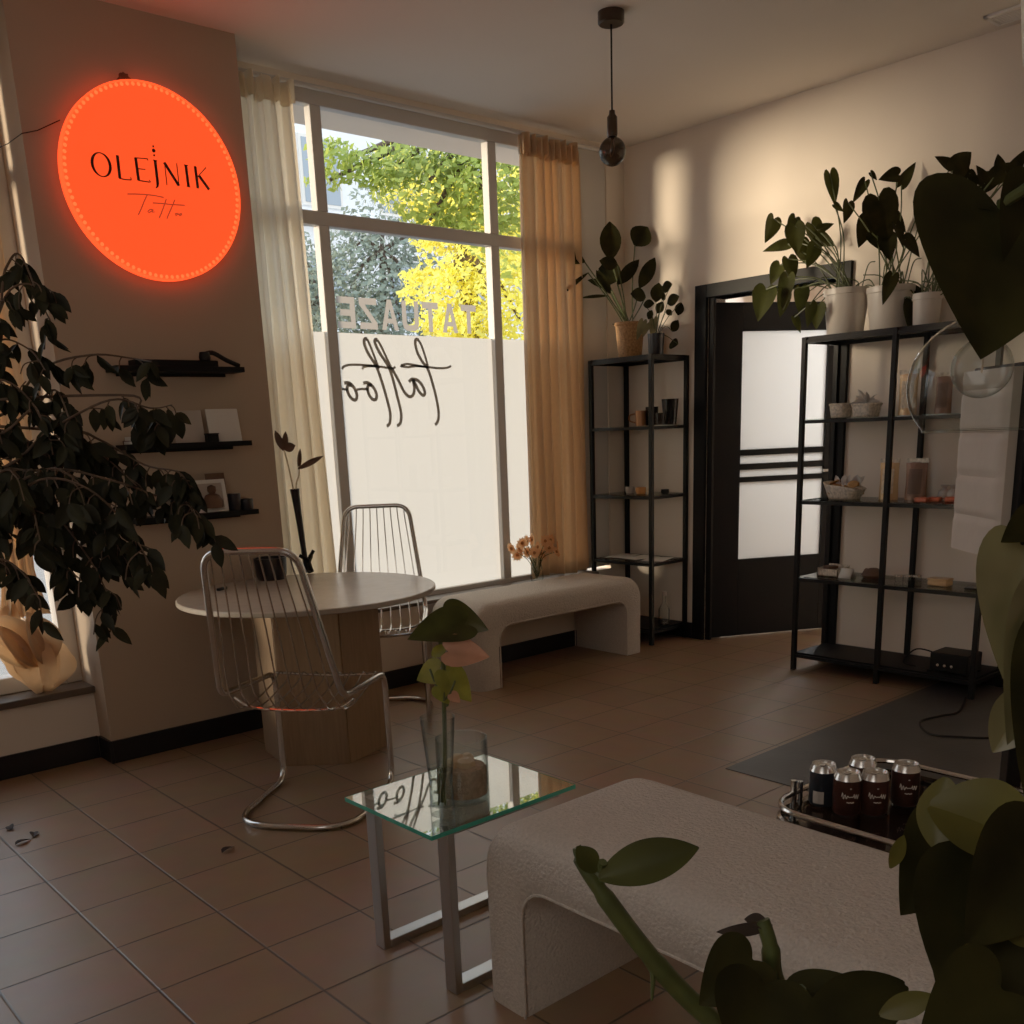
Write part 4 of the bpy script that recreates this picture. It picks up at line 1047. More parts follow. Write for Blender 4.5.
pouch(907, 415, S3, 4.84, .098, .215, 'gold', 'gold snack pouch standing on the upper shelf of the wide unit')
pouch(943, 407, S3, 4.84, .085, .19, 'bronze', 'brown snack pouch seen through the glass lamp on the upper shelf')
pouch(888, 500, S2, 4.84, .105, .205, 'gold', 'gold and brown snack pouch on the middle shelf of the wide unit')
pouch(915, 500, S2, 4.84, .115, .205, 'bronze', 'dark brown snack pouch with gold top, right of the gold one on the middle shelf')
q = onx(844, 500, 4.82); q.z = S2
t = thing('cookie_basket', q, 'shallow basket of wrapped cookies at the left, middle shelf of the wide unit', 'basket')
def fnb(u, v):
    a = 2*PI*u; c, s = math.cos(a), math.sin(a)
    return q+V((math.copysign(abs(c)**.6, c)*.075*(.7+.3*v), math.copysign(abs(s)**.6, s)*.105*(.7+.3*v), .07*v+.02*v*s))
obj('woven_side', MB().grid(fnb, 28, 6, True), 'basket', t, solid=.004)
ck = MB()
for i in range(10):
    a = i*2.1; ck.lathe(q+V((.04*math.sin(a), .07*math.cos(a*1.3), .03+.006*i)), [(0, -.004), (.026, -.004), (.03, 0), (.026, .005), (0, .006)], 14, axis=(math.sin(a)*.7, math.cos(a)*.5, 1))
obj('cookies', ck, 'cookie', t, )
wr_ = MB()
for i in range(7): wr_.leaf(q+V((0, .03-.02*i, .07)), V((-.3*math.sin(i), .5*math.cos(i*2), .8)), V((-1, 0, .2)), .06, .03, 'oval', .2, .3, 5)
obj('cellophane', wr_, 'tissue', t)
for i, (u, lb) in enumerate(((923, 'red wrapped bar nearest the dark pouch on the middle shelf'), (934, 'red wrapped bar in the middle of the row on the middle shelf'), (952, 'red wrapped bar at the right end of the middle shelf'))):
    q = onx(u, 500, 4.76+.03*i); q.z = S2
    t = thing('wrapped_bar', q, lb, 'bar')
    obj('bar', MB().box(q+V((-.03, -.032, 0)), q+V((.03, .032, .022)), Matrix.Rotation(.2*i, 4, 'Z')), 'red', t, bevel=.005)
    mb = MB()
    for s in (-1, 1): mb.leaf(q+V((0, s*.03, .011)), V((0, s, .1)), Z3, .02, .03, 'oval', 0, .3, 4)
    obj('twisted_end', mb, 'red', t)
for i, (u, v, lb) in enumerate(((944, 497, 'small clear bag of sweets left of the last red bar'), (953, 495, 'small clear bag of sweets behind the last red bar'))):
    q = onx(u, v, 4.88); q.z = S2
    t = thing('sweet_bag', q, lb, 'bag')
    obj('bag', MB().lathe(q, [(0, 0), (.026, .0), (.032, .02), (.026, .045), (.008, .058), (.02, .075), (.018, .076), (0, .06)], 16), 'tissue', t)
# lower shelf
q = onx(833, 579, 4.82); q.z = S1
t = thing('paper_box', q, 'open cardboard box of samples at the left, lower shelf of the wide unit', 'box')
obj('tray', MB().box(q+V((-.06, -.06, 0)), q+V((.06, .06, .006))).box(q+V((-.06, -.06, 0)), q+V((-.055, .06, .04))).box(q+V((.055, -.06, 0)), q+V((.06, .06, .055))).box(q+V((-.06, -.06, 0)), q+V((.06, -.055, .045))).box(q+V((-.06, .055, 0)), q+V((.06, .06, .045))), 'basket', t, smooth=False)
obj('contents', MB().box(q+V((-.05, -.05, .006)), q+V((.04, .02, .035)), Matrix.Rotation(.3, 4, 'Z')).box(q+V((-.02, .0, .01)), q+V((.045, .05, .05)), Matrix.Rotation(-.3, 4, 'Z')), 'brown', t, bevel=.003)
q = onx(847, 579, 4.78); q.z = S1
t = thing('tent_card', q, 'small white folded card on the lower shelf of the wide unit', 'card')
obj('front_leaf', MB().quad(q+V((-.03, -.035, 0)), q+V((-.03, .035, 0)), q+V((0, .035, .05)), q+V((0, -.035, .05))), 'paper', t, solid=.001); obj('rear_leaf', MB().quad(q+V((.03, -.035, 0)), q+V((.03, .035, 0)), q+V((0, .035, .05)), q+V((0, -.035, .05))), 'paper', t, solid=.001)
q = onx(873, 577, 4.86); q.z = S1
t = thing('coin_purse', q, 'brown rounded leather pouch on the lower shelf of the wide unit', 'pouch')
obj('leather_body', MB().lathe(q+V((0, 0, .0)), [(0, 0), (.05, .0), (.06, .015), (.05, .035), (.02, .05), (0, .052)], 20), 'brown', t); obj('flap', MB().leaf(q+V((.0, .04, .048)), V((-.5, -1, -.35)), Z3, .075, .07, 'oval', .1, -.2), 'bronze', t)
for i, (u, lb) in enumerate(((899, 'small glass jar left of the middle post, lower shelf'), (907, 'small glass jar in the middle of the lower shelf'), (917, 'small shiny jar left of the gold tin'))):
    q = onx(u, 580, 4.82+.02*i); q.z = S1; t = thing('cream_jar', q, lb, 'jar')
    obj('jar', MB().lathe(q, [(0, 0), (.02, 0), (.022, .004), (.022, .024), (0, .024)], 18), 'clear', t); obj('lid', MB().lathe(q, [(0, .024), (.023, .024), (.023, .034), (0, .035)], 18), 'alu', t)
q = onx(940, 584, 4.80); q.z = S1; t = thing('gold_tin', q, 'low gold tin on the lower shelf of the wide unit', 'tin')
obj('tin', MB().box(q+V((-.035, -.05, 0)), q+V((.035, .05, .028))), 'gold', t, bevel=.006); obj('lid', MB().box(q+V((-.037, -.052, .028)), q+V((.037, .052, .037))), 'gold', t, bevel=.004)
q = onx(967, 586, 4.78); q.z = S1; t = thing('flat_slab', q, 'flat black slab lying at the right end of the lower shelf, wide unit', 'case')
obj('case', MB().box(q+V((-.035, -.07, 0)), q+V((.035, .0, .009))), 'black', t, bevel=.004); obj('screen', MB().box(q+V((-.032, -.066, .009)), q+V((.032, -.004, .0096))), 'blackpot', t, smooth=False)
# amplifier on bottom board
q = V((4.80, 2.15, S0))
t = thing('power_supply', q, 'black power supply box on the bottom board of the wide unit', 'device')
obj('housing', MB().box(q+V((-.08, -.10, .008)), q+V((.08, .09, .10))), 'black', t, bevel=.006)
mb = MB()
for i in range(3): mb.lathe(q+V((-.08, .045-.035*i, .04)), [(0, 0), (.007, 0), (.007, .008), (0, .009)], 12, axis=(-1, 0, 0))
obj('knob', mb, 'alu', t)
mb = MB()
for a in (-1, 1):
    for b in (-1, 1): mb.box(q+V((a*.07-.01, b*.09-.01, 0)), q+V((a*.07+.01, b*.09+.01, .008)))
obj('rubber_feet', mb, 'black', t)
tag(obj('power_cable', MB().tube(smooth_path([q+V((.02, .09, .07)), q+V((-.02, .19, .09)), q+V((-.05, .24, .02)), q+V((-.06, .17, .01))], 6), .004, 6), 'black'), 'thin black lead curling beside the power supply box', 'cable')
cp = [V((4.66, 2.02, .012)), onz(958, 712, .008), onz(940, 716, .008), onz(920, 722, .008), onz(930, 734, .008), onz(960, 737, .008), onz(995, 738, .008), onz(1030, 735, .008)]
tag(obj('extension_cable', MB().tube(smooth_path(cp, 8), .005, 8), 'black'), 'black cable looping over the dark floor mat', 'cable')
tag(obj('floor_mat', MB().box((3.085, BY+.02, 0), (RX-.02, 2.265, .004)), 'darkmat', bevel=.001), 'large dark grey mat covering the floor in front of the wide unit', 'mat')

# ================================================================== TRAY TABLE WITH CANS
t = thing('serving_table', (2.12, 1.06, 0), 'low chrome-railed glass table with drink cans behind the boucle bench', 'table')
x0, x1, y0, y1, rz_ = 1.87, 2.36, .80, 1.255, .44
rr4 = fillet([(x0, y0, 0), (x1, y0, 0), (x1, y1, 0), (x0, y1, 0)], .10, 8, True)
obj('glass_top', MB().prism([(p.x, p.y) for p in rr4], (0, 0, rz_-.008), X3, Y3, Z3, .008), 'smoke', t, smooth=False)
obj('chrome_rail', MB().tube([V((p.x, p.y, rz_+.022)) for p in rr4], .007, 8, closed=True), 'chrome', t)
obj('lower_rail', MB().tube([V((p.x, p.y, rz_-.012)) for p in rr4], .010, 8, closed=True), 'chrome', t)
for px, py, up_ in ((1.985, y1, .055), (2.012, y1, .045), (x1-.06, y1, .022), (x1, y0+.08, .022), (x0, y0+.08, .022), (x1-.1, y0, .022)):
    obj('leg', MB().tube([(px, py, 0), (px, py, rz_+up_)], .008, 10), 'chrome', t)
obj('lower_shelf', MB().prism([(p.x, p.y) for p in rr4], (0, 0, .14), X3, Y3, Z3, .012), 'blackwood', t, smooth=False)
cans = [(822, 806, 'can', 'canblue', 'dark drink can at the left corner of the low glass table'), (846, 815, 'can', 'can', 'brown drink can second from the left, in the front pair'), (873, 815, 'can', 'can', 'brown drink can at the right of the front pair'),
        (861, 800, 'can', 'can', 'drink can behind the front pair, mostly its silver top showing'), (904, 806, 'can', 'can', 'brown drink can standing apart at the right of the low glass table')]
c0 = None
for u, v, nm, m, lb in cans:
    q = onz(u, v-2, rz_)
    t = thing('drink_can', q, lb, 'can', 'drink cans on the low glass table')
    obj('printed_side', MB().lathe(q, [(.029, .004), (.0325, .010), (.0325, .088)], 28), m, t)
    obj('top_end', MB().lathe(q, [(.0325, .088), (.028, .101), (.0275, .104), (.026, .104), (.0255, .100), (0, .099)], 28), 'alu', t)
    obj('bottom_end', MB().lathe(q, [(0, .006), (.022, .0), (.026, .0), (.029, .004)], 28), 'alu', t)
    obj('pull_tab', MB().box(q+V((-.010, -.006, .100)), q+V((.010, .006, .1025))), 'alu', t, bevel=.002)
    if m == 'can':
        mb = MB(); rnd = random.Random(int(u))
        base = math.atan2(-q.y, -q.x)+.25
        def cyl(a, z, r=.0332): return q+V((r*math.cos(base+a), r*math.sin(base+a), z))
        pts = []
        for i in range(41):
            s = i/40; pts.append(cyl(-.62+1.25*s, .052+.0055*math.sin(s*40)*(.5+.5*math.sin(s*9)) + (.006 if i in (2, 3, 28) else 0)))
        mb.tube(pts, .0009, 5)
        mb.tube([cyl(-.25+.5*i/8, .038+.001*math.sin(i*2)) for i in range(9)], .0010, 5)
        mb.tube([cyl(-.05+.1*i/3, .072) for i in range(4)], .0012, 5)
        obj('script_print', mb, 'white', t)
    else:
        mb = MB(); base = math.atan2(-q.y, -q.x)
        mb.grid(lambda a, b: q+V((.0331*math.cos(base-.7+.8*a), .0331*math.sin(base-.7+.8*a), .012+.03*b)), 8, 3); obj('pale_label', mb, 'card', t)

# ================================================================== QUILTED PANEL AT RIGHT
A0, A1 = at(960, 545, 2.65), at(1007, 555, 2.4)
A0.z = A1.z = 1.0
dq = (A1-A0); wq = dq.length; dq.normalize(); nq = V((-dq.y, dq.x, 0))
if nq.dot(EYE-A0) < 0: nq = -nq
t = thing('quilted_screen', (A0.x, A0.y, 0), 'beige quilted padded panel on a black stand before the wide unit', 'padded panel')
zq0, zq1 = .995, 1.44
def fq(u, v):
    z = zq0+(zq1-zq0)*v
    g_ = min(abs((v*4.3+.15) % 1), 1-abs((v*4.3+.15) % 1)); bul = .012*min(1, g_*7)**.5*min(1, 9*u)**.5*min(1, 9*(1-u))**.5
    return A0+dq*(wq*u)+V((0, 0, z-1.0))+nq*(.022+bul)
mb = MB().grid(fq, 20, 60); obj('quilted_pad', mb, 'quilt', t)
obj('pad_backing', MB().obox(V((A0.x, A0.y, 0)), dq, nq, Z3, (0, .0, zq0), (wq, .022, zq1)), 'quilt', t, smooth=False)
obj('black_board', MB().obox(V((A0.x, A0.y, 0)), dq, nq, Z3, (.0, -.12, zq0), (wq+.03, -.001, zq1+.01)), 'blackwood', t, bevel=.004)
obj('stand', MB().obox(V((A0.x, A0.y, 0)), dq, nq, Z3, (wq*.7, -.11, .02), (wq*.7+.04, -.07, zq0)).obox(V((A0.x, A0.y, 0)), dq, nq, Z3, (wq*.3, -.3, 0), (wq*.9+.1, .0, .02)), 'black', t, bevel=.003)

# ================================================================== LAMPS AND CEILING
lp_ = V((3.441, 3.169, 0))
t = thing('pendant_lamp', (lp_.x, lp_.y, CZ), 'bare smoky globe bulb hanging from the ceiling before the window corner', 'pendant lamp')
obj('ceiling_rose', MB().lathe(lp_+V((0, 0, CZ)), [(0, -.045), (.05, -.045), (.055, -.04), (.055, 0), (0, 0)], 32), 'socket', t)
obj('cord', MB().tube([lp_+V((0, 0, 2.63)), lp_+V((0, 0, CZ-.045))], .004, 8), 'black', t)
so_ = obj('socket', MB().lathe(lp_+V((0, 0, 2.535)), [(0, 0), (.021, 0), (.023, .01), (.022, .075), (.014, .085), (.012, .10), (0, .10)], 24), 'socket', t)
def sph(c, r, a0, a1, n=20, seg=32, sq=1): return MB().lathe(c, [(max(0, r*math.sin(a0+(a1-a0)*i/n)), r*sq*math.cos(a0+(a1-a0)*i/n)) for i in range(n+1)], seg)
bu = obj('bulb', MB().lathe(lp_+V((0, 0, 2.478)), [(.014, .066), (.016, .056)]+[(.0575*math.sin(.35+(PI-.35)*i/18), .0575*math.cos(.35+(PI-.35)*i/18)) for i in range(19)], 36), 'smoke', t)
obj('filament', MB().tube(smooth_path([lp_+V((.0, 0, 2.53)), lp_+V((-.012, 0, 2.49)), lp_+V((0, .01, 2.46)), lp_+V((.012, 0, 2.49)), lp_+V((0, 0, 2.53))], 5), .001, 5), 'copper', bu)

gp = at(986, 384, 2.1)
t = thing('globe_arc_lamp', (gp.x, gp.y, 0), 'large clear glass globe lamp hanging from an arched arm at the right', 'lamp')
R_ = .158
prof = [(R_*math.sin(.22+(2.28-.22)*i/28), R_*.92*math.cos(.22+(2.28-.22)*i/28)) for i in range(29)]
sh = obj('glass_shade', MB().lathe(gp, prof, 64), 'clear', t)
obj('shade_rim', MB().tube([gp+V((prof[-1][0]*math.cos(2*PI*i/64), prof[-1][0]*math.sin(2*PI*i/64), prof[-1][1])) for i in range(64)], .0025, 6, closed=True), 'clear', sh)
bc = at(982, 368, 2.1)
bu = obj('bulb', MB().lathe(bc, [(.013, .085), (.014, .07)]+[(.062*math.sin(.3+(PI-.3)*i/20), .062*math.cos(.3+(PI-.3)*i/20)) for i in range(21)], 40), 'clear', t)
obj('filament', MB().tube([bc+V((0, 0, .06)), bc+V((0, 0, -.01))], .0022, 6), 'cream', bu)
obj('socket', MB().lathe(V((gp.x, gp.y, bc.z+.08)), [(0, 0), (.022, 0), (.022, .06), (.035, .065), (.035, .085), (0, .09)], 24), 'socket', t)
fo = V((gp.x, gp.y, 0))+V((RT.x, RT.y, 0)).normalized()*.85
arcp = smooth_path([V((gp.x, gp.y, bc.z+.165)), V((gp.x, gp.y, bc.z+.24)), at(1000, 215, 2.1), at(1016, 196, 2.1), at(1060, 160, 2.1), at(1180, 130, 2.12), fo+V((0, 0, 1.75)), fo+V((0, 0, 1.2)), fo+V((0, 0, .03))], 8)
obj('arc_pole', MB().tube(arcp, .009, 10), 'steel', t)
obj('floor_base', MB().lathe(fo, [(0, 0), (.15, 0), (.15, .025), (.14, .03), (0, .03)], 40), 'steel', t)
t = thing('ceiling_vent', (4.87, 1.95, CZ), 'white ceiling vent grille in the upper right corner of the room', 'vent')
vx0, vx1, vy0, vy1 = 4.80, 4.945, 1.6, 2.245
obj('frame', MB().box((vx0, vy0, CZ-.012), (vx0+.018, vy1, CZ)).box((vx1-.018, vy0, CZ-.012), (vx1, vy1, CZ)).box((vx0, vy0, CZ-.012), (vx1, vy0+.018, CZ)).box((vx0, vy1-.018, CZ-.012), (vx1, vy1, CZ)), 'vent', t, bevel=.002)
mb = MB()
for i in range(6): mb.box((vx0+.022+i*.018, vy0+.018, CZ-.010), (vx0+.030+i*.018, vy1-.018, CZ-.001))
obj('slats', mb, 'vent', t)

# ================================================================== FICUS AT LEFT
t = thing('weeping_fig', (.12, 2.45, 0), 'weeping fig with drooping dark leaves arching in from the left', 'plant')
obj('planter', MB().lathe((.12, 2.45, 0), [(0, 0), (.14, 0), (.15, .01), (.17, .34), (.155, .34), (.14, .04), (0, .04)], 32), 'blackpot', t)
obj('soil', MB().lathe((.12, 2.45, 0), [(0, .30), (.152, .30), (0, .31)], 20), 'soil', t)
tr = MB().tube(smooth_path([(.12, 2.45, .28), (.10, 2.42, .8), (.14, 2.45, 1.3), (.12, 2.42, 1.9)], 6), [.022-.0006*i for i in range(19)], 8)
br, lv = MB(), MB()
rnd = random.Random(21)
trunk_pts = [V((.11, 2.43, z)) for z in (1.0, 1.3, 1.6, 1.85)]
def branch(px, depth, dens, leafpx=23, twig=24, hang=1.0, mul=1):
    pts = [at(u, v, depth+.05*math.sin(i+u)) for i, (u, v) in enumerate(px)]
    pth = smooth_path(pts, 8)
    k = min(trunk_pts, key=lambda q: abs(q.z-(pts[0].z-.1)))
    stem_ = smooth_path([k, (k+pts[0])/2+V((0, 0, .05))]+pts, 6)
    br.tube(stem_, [.0038-.0026*i/(len(stem_)-1) for i in range(len(stem_))], 6)
    n = int(dens)
    for i in range(n):
        p = pth[min(len(pth)-1, int((i+.5)/n*len(pth)))]
        # hanging side twig with alternating leaves
        L_ = twig/480*rnd.uniform(.3, 1.25)
        side = rt_*rnd.uniform(-1, 1)+fw_*rnd.uniform(-1, 1)
        e = p+side*L_*.7+V((0, 0, -L_*hang*rnd.uniform(.3, 1.1)))
        mid = (p+e)/2+side*L_*.15+V((0, 0, L_*.12))
        tp_ = smooth_path([p, mid, e], 5); br.tube(tp_, .0013, 5)
        for j in range(rnd.randint(2, 4)*mul):
            q = tp_[min(len(tp_)-1, int(rnd.uniform(.2, 1)*len(tp_)))]
            d = V((0, 0, -1))*rnd.uniform(.45, 1.2)+rt_*rnd.uniform(-.75, .85)+fw_*rnd.uniform(-.6, .6)
            Lf = leafpx/480*rnd.uniform(.75, 1.2)
            lv.leaf(q, d, -fw_+rt_*rnd.uniform(-.9, .9)+Z3*rnd.uniform(-.2, .9), Lf, Lf*rnd.uniform(.42, .52), 'ficus', rnd.uniform(.0, .25), .22, 6)
D0 = 1.95
for px, dp, n in ([([(-20, 330), (5, 270), (20, 255), (40, 300), (55, 330)], D0, 10), ([(-30, 340), (10, 290), (35, 285), (50, 290)], D0, 9),
     ([(-10, 420), (40, 370), (90, 355), (130, 358), (152, 362)], D0+.05, 8), ([(-10, 470), (50, 430), (110, 400), (150, 408), (172, 405)], D0-.05, 13),
     ([(-20, 440), (30, 410), (55, 390), (70, 420), (85, 450)], D0, 14), ([(-20, 480), (40, 440), (80, 440), (120, 470), (150, 500)], D0+.1, 26), ([(-20, 500), (50, 470), (110, 480), (155, 495), (185, 503), (196, 515)], D0, 26),
     ([(-20, 520), (40, 480), (90, 490), (130, 530), (150, 565)], D0-.1, 26), ([(-30, 450), (0, 430), (40, 450), (70, 490), (100, 540)], D0+.1, 26), ([(-30, 520), (10, 490), (50, 510), (90, 560), (115, 610)], D0, 24),
     ([(-30, 560), (0, 520), (40, 530), (70, 570), (95, 590)], D0+.05, 22), ([(-30, 590), (-5, 560), (20, 570), (40, 600)], D0-.1, 14), ([(-30, 400), (0, 380), (30, 400), (50, 440)], D0-.05, 16), ([(-30, 480), (10, 470), (30, 500), (40, 540)], D0-.15, 14),
     ([(60, 430), (100, 440), (145, 465), (178, 472), (190, 488)], D0+.05, 20), ([(-30, 370), (0, 340), (30, 350), (45, 370)], D0, 9), ([(20, 470), (60, 470), (90, 500), (110, 560)], D0, 22), ([(0, 500), (60, 500), (100, 520), (125, 560)], D0+.1, 22), ([(120, 395), (140, 410), (160, 425)], D0+.02, 7)]):
    branch(px, dp, n)
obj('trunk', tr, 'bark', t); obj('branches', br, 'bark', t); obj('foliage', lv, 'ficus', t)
for u, v, lb in ((15, 845, 'fallen dark leaf lying on the tiles by the left edge'), (34, 837, 'fallen curled leaf right of the other leaves at the left edge'), (12, 830, 'fallen dark leaf farthest back at the left edge'), (222, 853, 'single fallen leaf lying on the tiles left of the wire chair')):
    p = onz(u, v, .004); rnd_a = u*1.7
    mb = MB().leaf(p, V((math.cos(rnd_a), math.sin(rnd_a), .25)), Z3+V((.5*math.sin(u), .3, 0)), .06, .03, 'ficus', .3, .5, 6)
    o = tag(obj('fallen_leaf', mb, 'moss'), lb, 'leaf')
    zmin = min((v_.co.z for v_ in o.data.vertices)); o.location.z = .001-zmin

# ================================================================== FOREGROUND PLANTS AT RIGHT
def G(u, v, d): return at(u, v, d)
UP = -DN
def fleaf(mb, b, e, d0, d1, wpx, shape='heart', nrm=None, droop=.1, fold=.25, n=12):
    B_, E_ = G(*b, d0), G(*e, d1); d = E_-B_
    nn = nrm if nrm is not None else (-_f+UP*.3)
    mb.leaf(B_, d, nn, d.length, wpx/F*(d0+d1)/2, shape, droop, fold, n)
# A: low pothos in a tall planter
pc_ = G(880, 1135, .82)
t = thing('foreground_plant', (pc_.x, pc_.y, 0), 'big dark-leaved plant close to the viewer at the lower right', 'plant')
hP = pc_.z
obj('planter', MB().lathe((pc_.x, pc_.y, 0), [(0, 0), (.10, 0), (.11, .01), (.135, hP), (.12, hP), (.10, .05), (0, .05)], 32), 'whitepot', t)
obj('soil', MB().lathe((pc_.x, pc_.y, 0), [(0, hP-.04), (.118, hP-.04), (0, hP-.03)], 20), 'soil', t)
top_ = V((pc_.x, pc_.y, hP-.03))
st = MB()
st.tube(smooth_path([top_, G(760, 1060, .8), G(690, 1000, .78), G(645, 950, .77), G(600, 890, .76), G(580, 858, .76), G(577, 848, .76)], 7), [.0085]*20+[.0075]*8+[.006]*8+[.0035]*7, 12)
st.tube(smooth_path([G(600, 888, .76), G(601, 870, .755), G(603, 862, .75)], 4), .0035, 8)
st.tube(smooth_path([G(578, 846, .76), G(590, 866, .757), G(603, 878, .752)], 4), .0025, 8)
st.tube([G(652, 962, .77), G(653, 980, .77), G(652, 1000, .775)], [.003, .002, .001], 6)
st.tube(smooth_path([top_, G(800, 1020, .8), G(775, 980, .78), G(770, 945, .77), G(762, 920, .77)], 6), [.0075]*18+[.006]*7, 12)
st.tube(smooth_path([top_, G(950, 1010, .8), G(972, 930, .78), G(958, 840, .76)], 6), .005, 8)
st.tube(smooth_path([top_, G(960, 960, .8), G(985, 880, .76), G(960, 800, .72)], 6), .007, 8)
st.tube(smooth_path([top_, G(830, 1040, .8), G(800, 990, .74)], 6), .005, 8)
obj('stems', st, 'stem', t)
lv = MB()
fleaf(lv, (600, 878), (699, 846), .75, .74, 46, 'oval', -_f+UP*.5, .06, .35)
fleaf(lv, (596, 872), (578, 846), .752, .75, 26, 'oval', -_f+UP*.8, .1, .2)
obj('upright_leaf', lv, 'leafmid', t, sub=1)
lv = MB()
fleaf(lv, (772, 925), (722, 935), .77, .76, 14, 'oval', -_f, .25, .3)
fleaf(lv, (768, 925), (745, 918), .77, .77, 18, 'oval', -_f+UP, .1, .3)
obj('withered_leaf', lv, 'moss', t)
lv = MB()
fleaf(lv, (752, 960), (700, 1005), .75, .74, 80, 'heart', -_f+UP*.4)
fleaf(lv, (765, 985), (745, 1070), .72, .70, 110, 'heart', -_f+UP*.2)
fleaf(lv, (800, 1000), (892, 992), .74, .72, 62, 'heart', -_f+UP*.6, .12)
fleaf(lv, (905, 985), (800, 1035), .70, .68, 70, 'oval', -_f+UP*.8)
fleaf(lv, (958, 832), (905, 915), .74, .72, 108, 'heart', -_f+UP*.2, .1, .2)
fleaf(lv, (970, 890), (950, 1015), .72, .68, 112, 'heart', -_f+UP*.1, .08, .35)
fleaf(lv, (1000, 880), (975, 1050), .68, .64, 190, 'heart', -_f+RT*-.2, .08, .35)
fleaf(lv, (1040, 840), (970, 950), .66, .64, 130, 'heart', -_f+UP*.1, .08, .3)
fleaf(lv, (1000, 990), (920, 1050), .62, .60, 120, 'heart', -_f+UP*.4, .08, .3)
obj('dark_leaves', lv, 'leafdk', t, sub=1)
lv = MB()
fleaf(lv, (930, 806), (1050, 848), .70, .66, 92, 'oval', -_f+UP*.7+RT*-.2, .14, .45, 16)
fleaf(lv, (946, 778), (936, 852), .705, .695, 46, 'oval', -_f+UP*.2+RT*-.6, .05, .25)
fleaf(lv, (890, 868), (905, 835), .71, .715, 16, 'oval', -_f, .05, .2)
fleaf(lv, (930, 880), (985, 858), .70, .69, 14, 'oval', -_f, .1, .2)
fleaf(lv, (1000, 925), (1040, 945), .66, .65, 24, 'oval', -_f+UP*.4, .1, .2)
fleaf(lv, (880, 1015), (935, 995), .64, .63, 26, 'oval', -_f+UP*.5, .1, .2)
obj('paler_leaves', lv, 'leaffg', t, sub=1)
# B: tall plant at the right edge
pb = V((1.08, .36, 0)); pb = G(1120, 1024, .98)
t = thing('foreground_plant', (pb.x, pb.y, 0), 'pale olive drooping leaves at the right edge in front of the wide unit', 'plant')
obj('planter', MB().lathe((pb.x, pb.y, 0), [(0, 0), (.10, 0), (.11, .01), (.13, .5), (.115, .5), (.1, .05), (0, .05)], 32), 'whitepot', t)
obj('soil', MB().lathe((pb.x, pb.y, 0), [(0, .46), (.113, .46), (0, .47)], 20), 'soil', t)
st = MB(); tp0 = V((pb.x, pb.y, .46))
for e in ((1032, 520), (1030, 560), (1040, 600), (1050, 690)): st.tube(smooth_path([tp0, G(1120, 800, .98), G(1085, e[1]-20, .97), G(*e, .95)], 6), .006, 8)
obj('stems', st, 'stem', t)
lv = MB()
fleaf(lv, (1022, 548), (1010, 690), .95, .93, 90, 'heart', -_f+RT*-.35+UP*.15, .06, .45, 14)
fleaf(lv, (1046, 600), (1012, 745), .94, .92, 90, 'heart', -_f+RT*.1, .05, .3, 14)
fleaf(lv, (1030, 685), (996, 752), .955, .95, 50, 'oval', -_f+RT*-.2, .12, .5, 12)
obj('pale_leaves', lv, 'leafpale', t, sub=1)
lv = MB(); fleaf(lv, (1040, 520), (1003, 540), .94, .93, 46, 'heart', -_f+UP*.4, .1, .3); fleaf(lv, (1060, 640), (1030, 800), .93, .90, 110, 'heart', -_f, .05, .3)
obj('dark_leaves', lv, 'leafdk', t, sub=1)
# C: hanging plant, one big leaf dropping into view
hp = G(1110, 60, 1.0)
t = thing('hanging_plant', (hp.x, hp.y, CZ), 'large dark drooping leaf of a hanging plant at the upper right', 'plant')
obj('hanging_pot', MB().lathe((hp.x, hp.y, hp.z), [(0, 0), (.07, 0), (.08, .01), (.095, .14), (.085, .14), (.07, .03), (0, .03)], 30), 'whitepot', t)
obj('cord', MB().tube([(hp.x, hp.y, hp.z+.12), (hp.x, hp.y, CZ)], .003, 6), 'black', t)
st = MB()
st.tube(smooth_path([V((hp.x, hp.y, hp.z+.12)), G(1085, 60, .93), G(1060, 120, .88), G(1040, 175, .86), G(1000, 205, .86)], 6), .005, 8)
st.tube(smooth_path([V((hp.x, hp.y, hp.z+.12)), G(1080, 90, .93), G(1045, 200, .9), G(1030, 240, .9)], 6), .005, 8)
obj('stems', st, 'stem', t)
lv = MB()
fleaf(lv, (948, 204), (1004, 206), .89, .88, 30, 'oval', -_f+UP*.9, .1, .3)
fleaf(lv, (1002, 214), (985, 353), .88, .82, 208, 'heart', -_f+UP*.35, .05, .30, 16)
fleaf(lv, (1040, 200), (1018, 320), .88, .86, 120, 'heart', -_f+RT*.3, .05, .25, 14)
fleaf(lv, (955, 215), (990, 240), .88, .87, 60, 'oval', -_f+UP*.8, .1, .2, 10)
obj('leaves', lv, 'leafdk', t, sub=1)

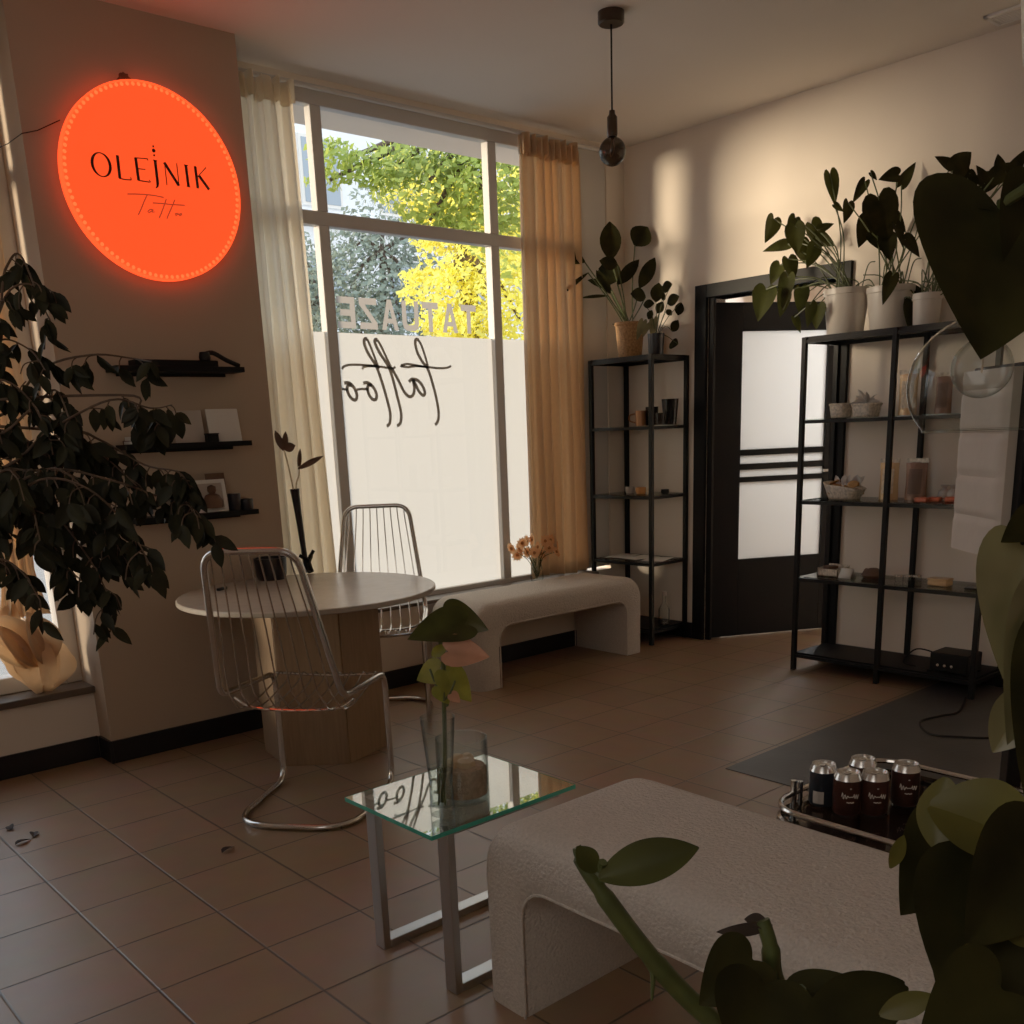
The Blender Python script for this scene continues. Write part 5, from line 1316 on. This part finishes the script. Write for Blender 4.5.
# ================================================================== LIGHT
w = bpy.data.worlds.new('sky'); sc.world = w; w.use_nodes = True
N, L = w.node_tree.nodes, w.node_tree.links
bg = N['Background']
tc = N.new('ShaderNodeTexCoord'); sp = N.new('ShaderNodeSeparateXYZ'); rp = N.new('ShaderNodeValToRGB')
L.new(tc.outputs['Generated'], sp.inputs[0]); L.new(sp.outputs['Z'], rp.inputs['Fac'])
rp.color_ramp.elements[0].color = (.95, .92, .86, 1); rp.color_ramp.elements[1].color = (.62, .80, 1.0, 1); rp.color_ramp.elements[1].position = .7
L.new(rp.outputs['Color'], bg.inputs['Color']); bg.inputs['Strength'].default_value = 1.3
sun = bpy.data.lights.new('low_sun', 'SUN'); sun.energy = 3.5; sun.angle = math.radians(16); sun.color = (1.0, .78, .52)
so2 = bpy.data.objects.new('low_sun', sun); COL.objects.link(so2)
sd = V((.80, -.60, -.05)).normalized(); so2.rotation_euler = sd.to_track_quat('-Z', 'Y').to_euler()
ar = bpy.data.lights.new('next_room_lamp', 'AREA'); ar.energy = 24; ar.size = .9; ar.color = (.96, .98, 1.0)
ao = bpy.data.objects.new('next_room_lamp', ar); COL.objects.link(ao); ao.location = (6.75, 4.1, 1.9)
ao.rotation_euler = (V((5.7, 3.6, 1.0))-V(ao.location)).to_track_quat('-Z', 'Y').to_euler()

fa = bpy.data.lights.new('side_fill_light', 'AREA'); fa.energy = 6; fa.shape = 'RECTANGLE'; fa.size = 1.6; fa.size_y = 1.4; fa.color = (1.0, .92, .82)  # unseen fill added by the left wall, which has no window
fo_ = bpy.data.objects.new('side_fill_light', fa); COL.objects.link(fo_); fo_.location = (-1.1, .6, 2.0)
fo_.rotation_euler = (V((5.0, 2.4, 1.1))-V(fo_.location)).to_track_quat('-Z', 'Y').to_euler()
# ================================================================== CAMERA
cam = bpy.data.cameras.new('camera'); co = bpy.data.objects.new('camera', cam); COL.objects.link(co)
cam.sensor_fit = 'HORIZONTAL'; cam.sensor_width = 36; cam.lens = F/1024*36; cam.shift_y = (CY-512)/1024; cam.clip_start = .02; cam.clip_end = 300
Mx = Matrix((RT, -DN, -_f)).transposed().to_4x4(); Mx.translation = EYE; co.matrix_world = Mx
sc.camera = co
sc.view_settings.view_transform = 'Standard'; sc.view_settings.look = 'None'; sc.view_settings.exposure = .66; sc.view_settings.gamma = 1.18
sc.cycles.use_denoising = True
sc.cycles.max_bounces = 10; sc.cycles.transparent_max_bounces = 24; sc.cycles.transmission_bounces = 8; sc.cycles.diffuse_bounces = 6
sc.cycles.caustics_reflective = False; sc.cycles.caustics_refractive = False
sc.cycles.sample_clamp_indirect = 6
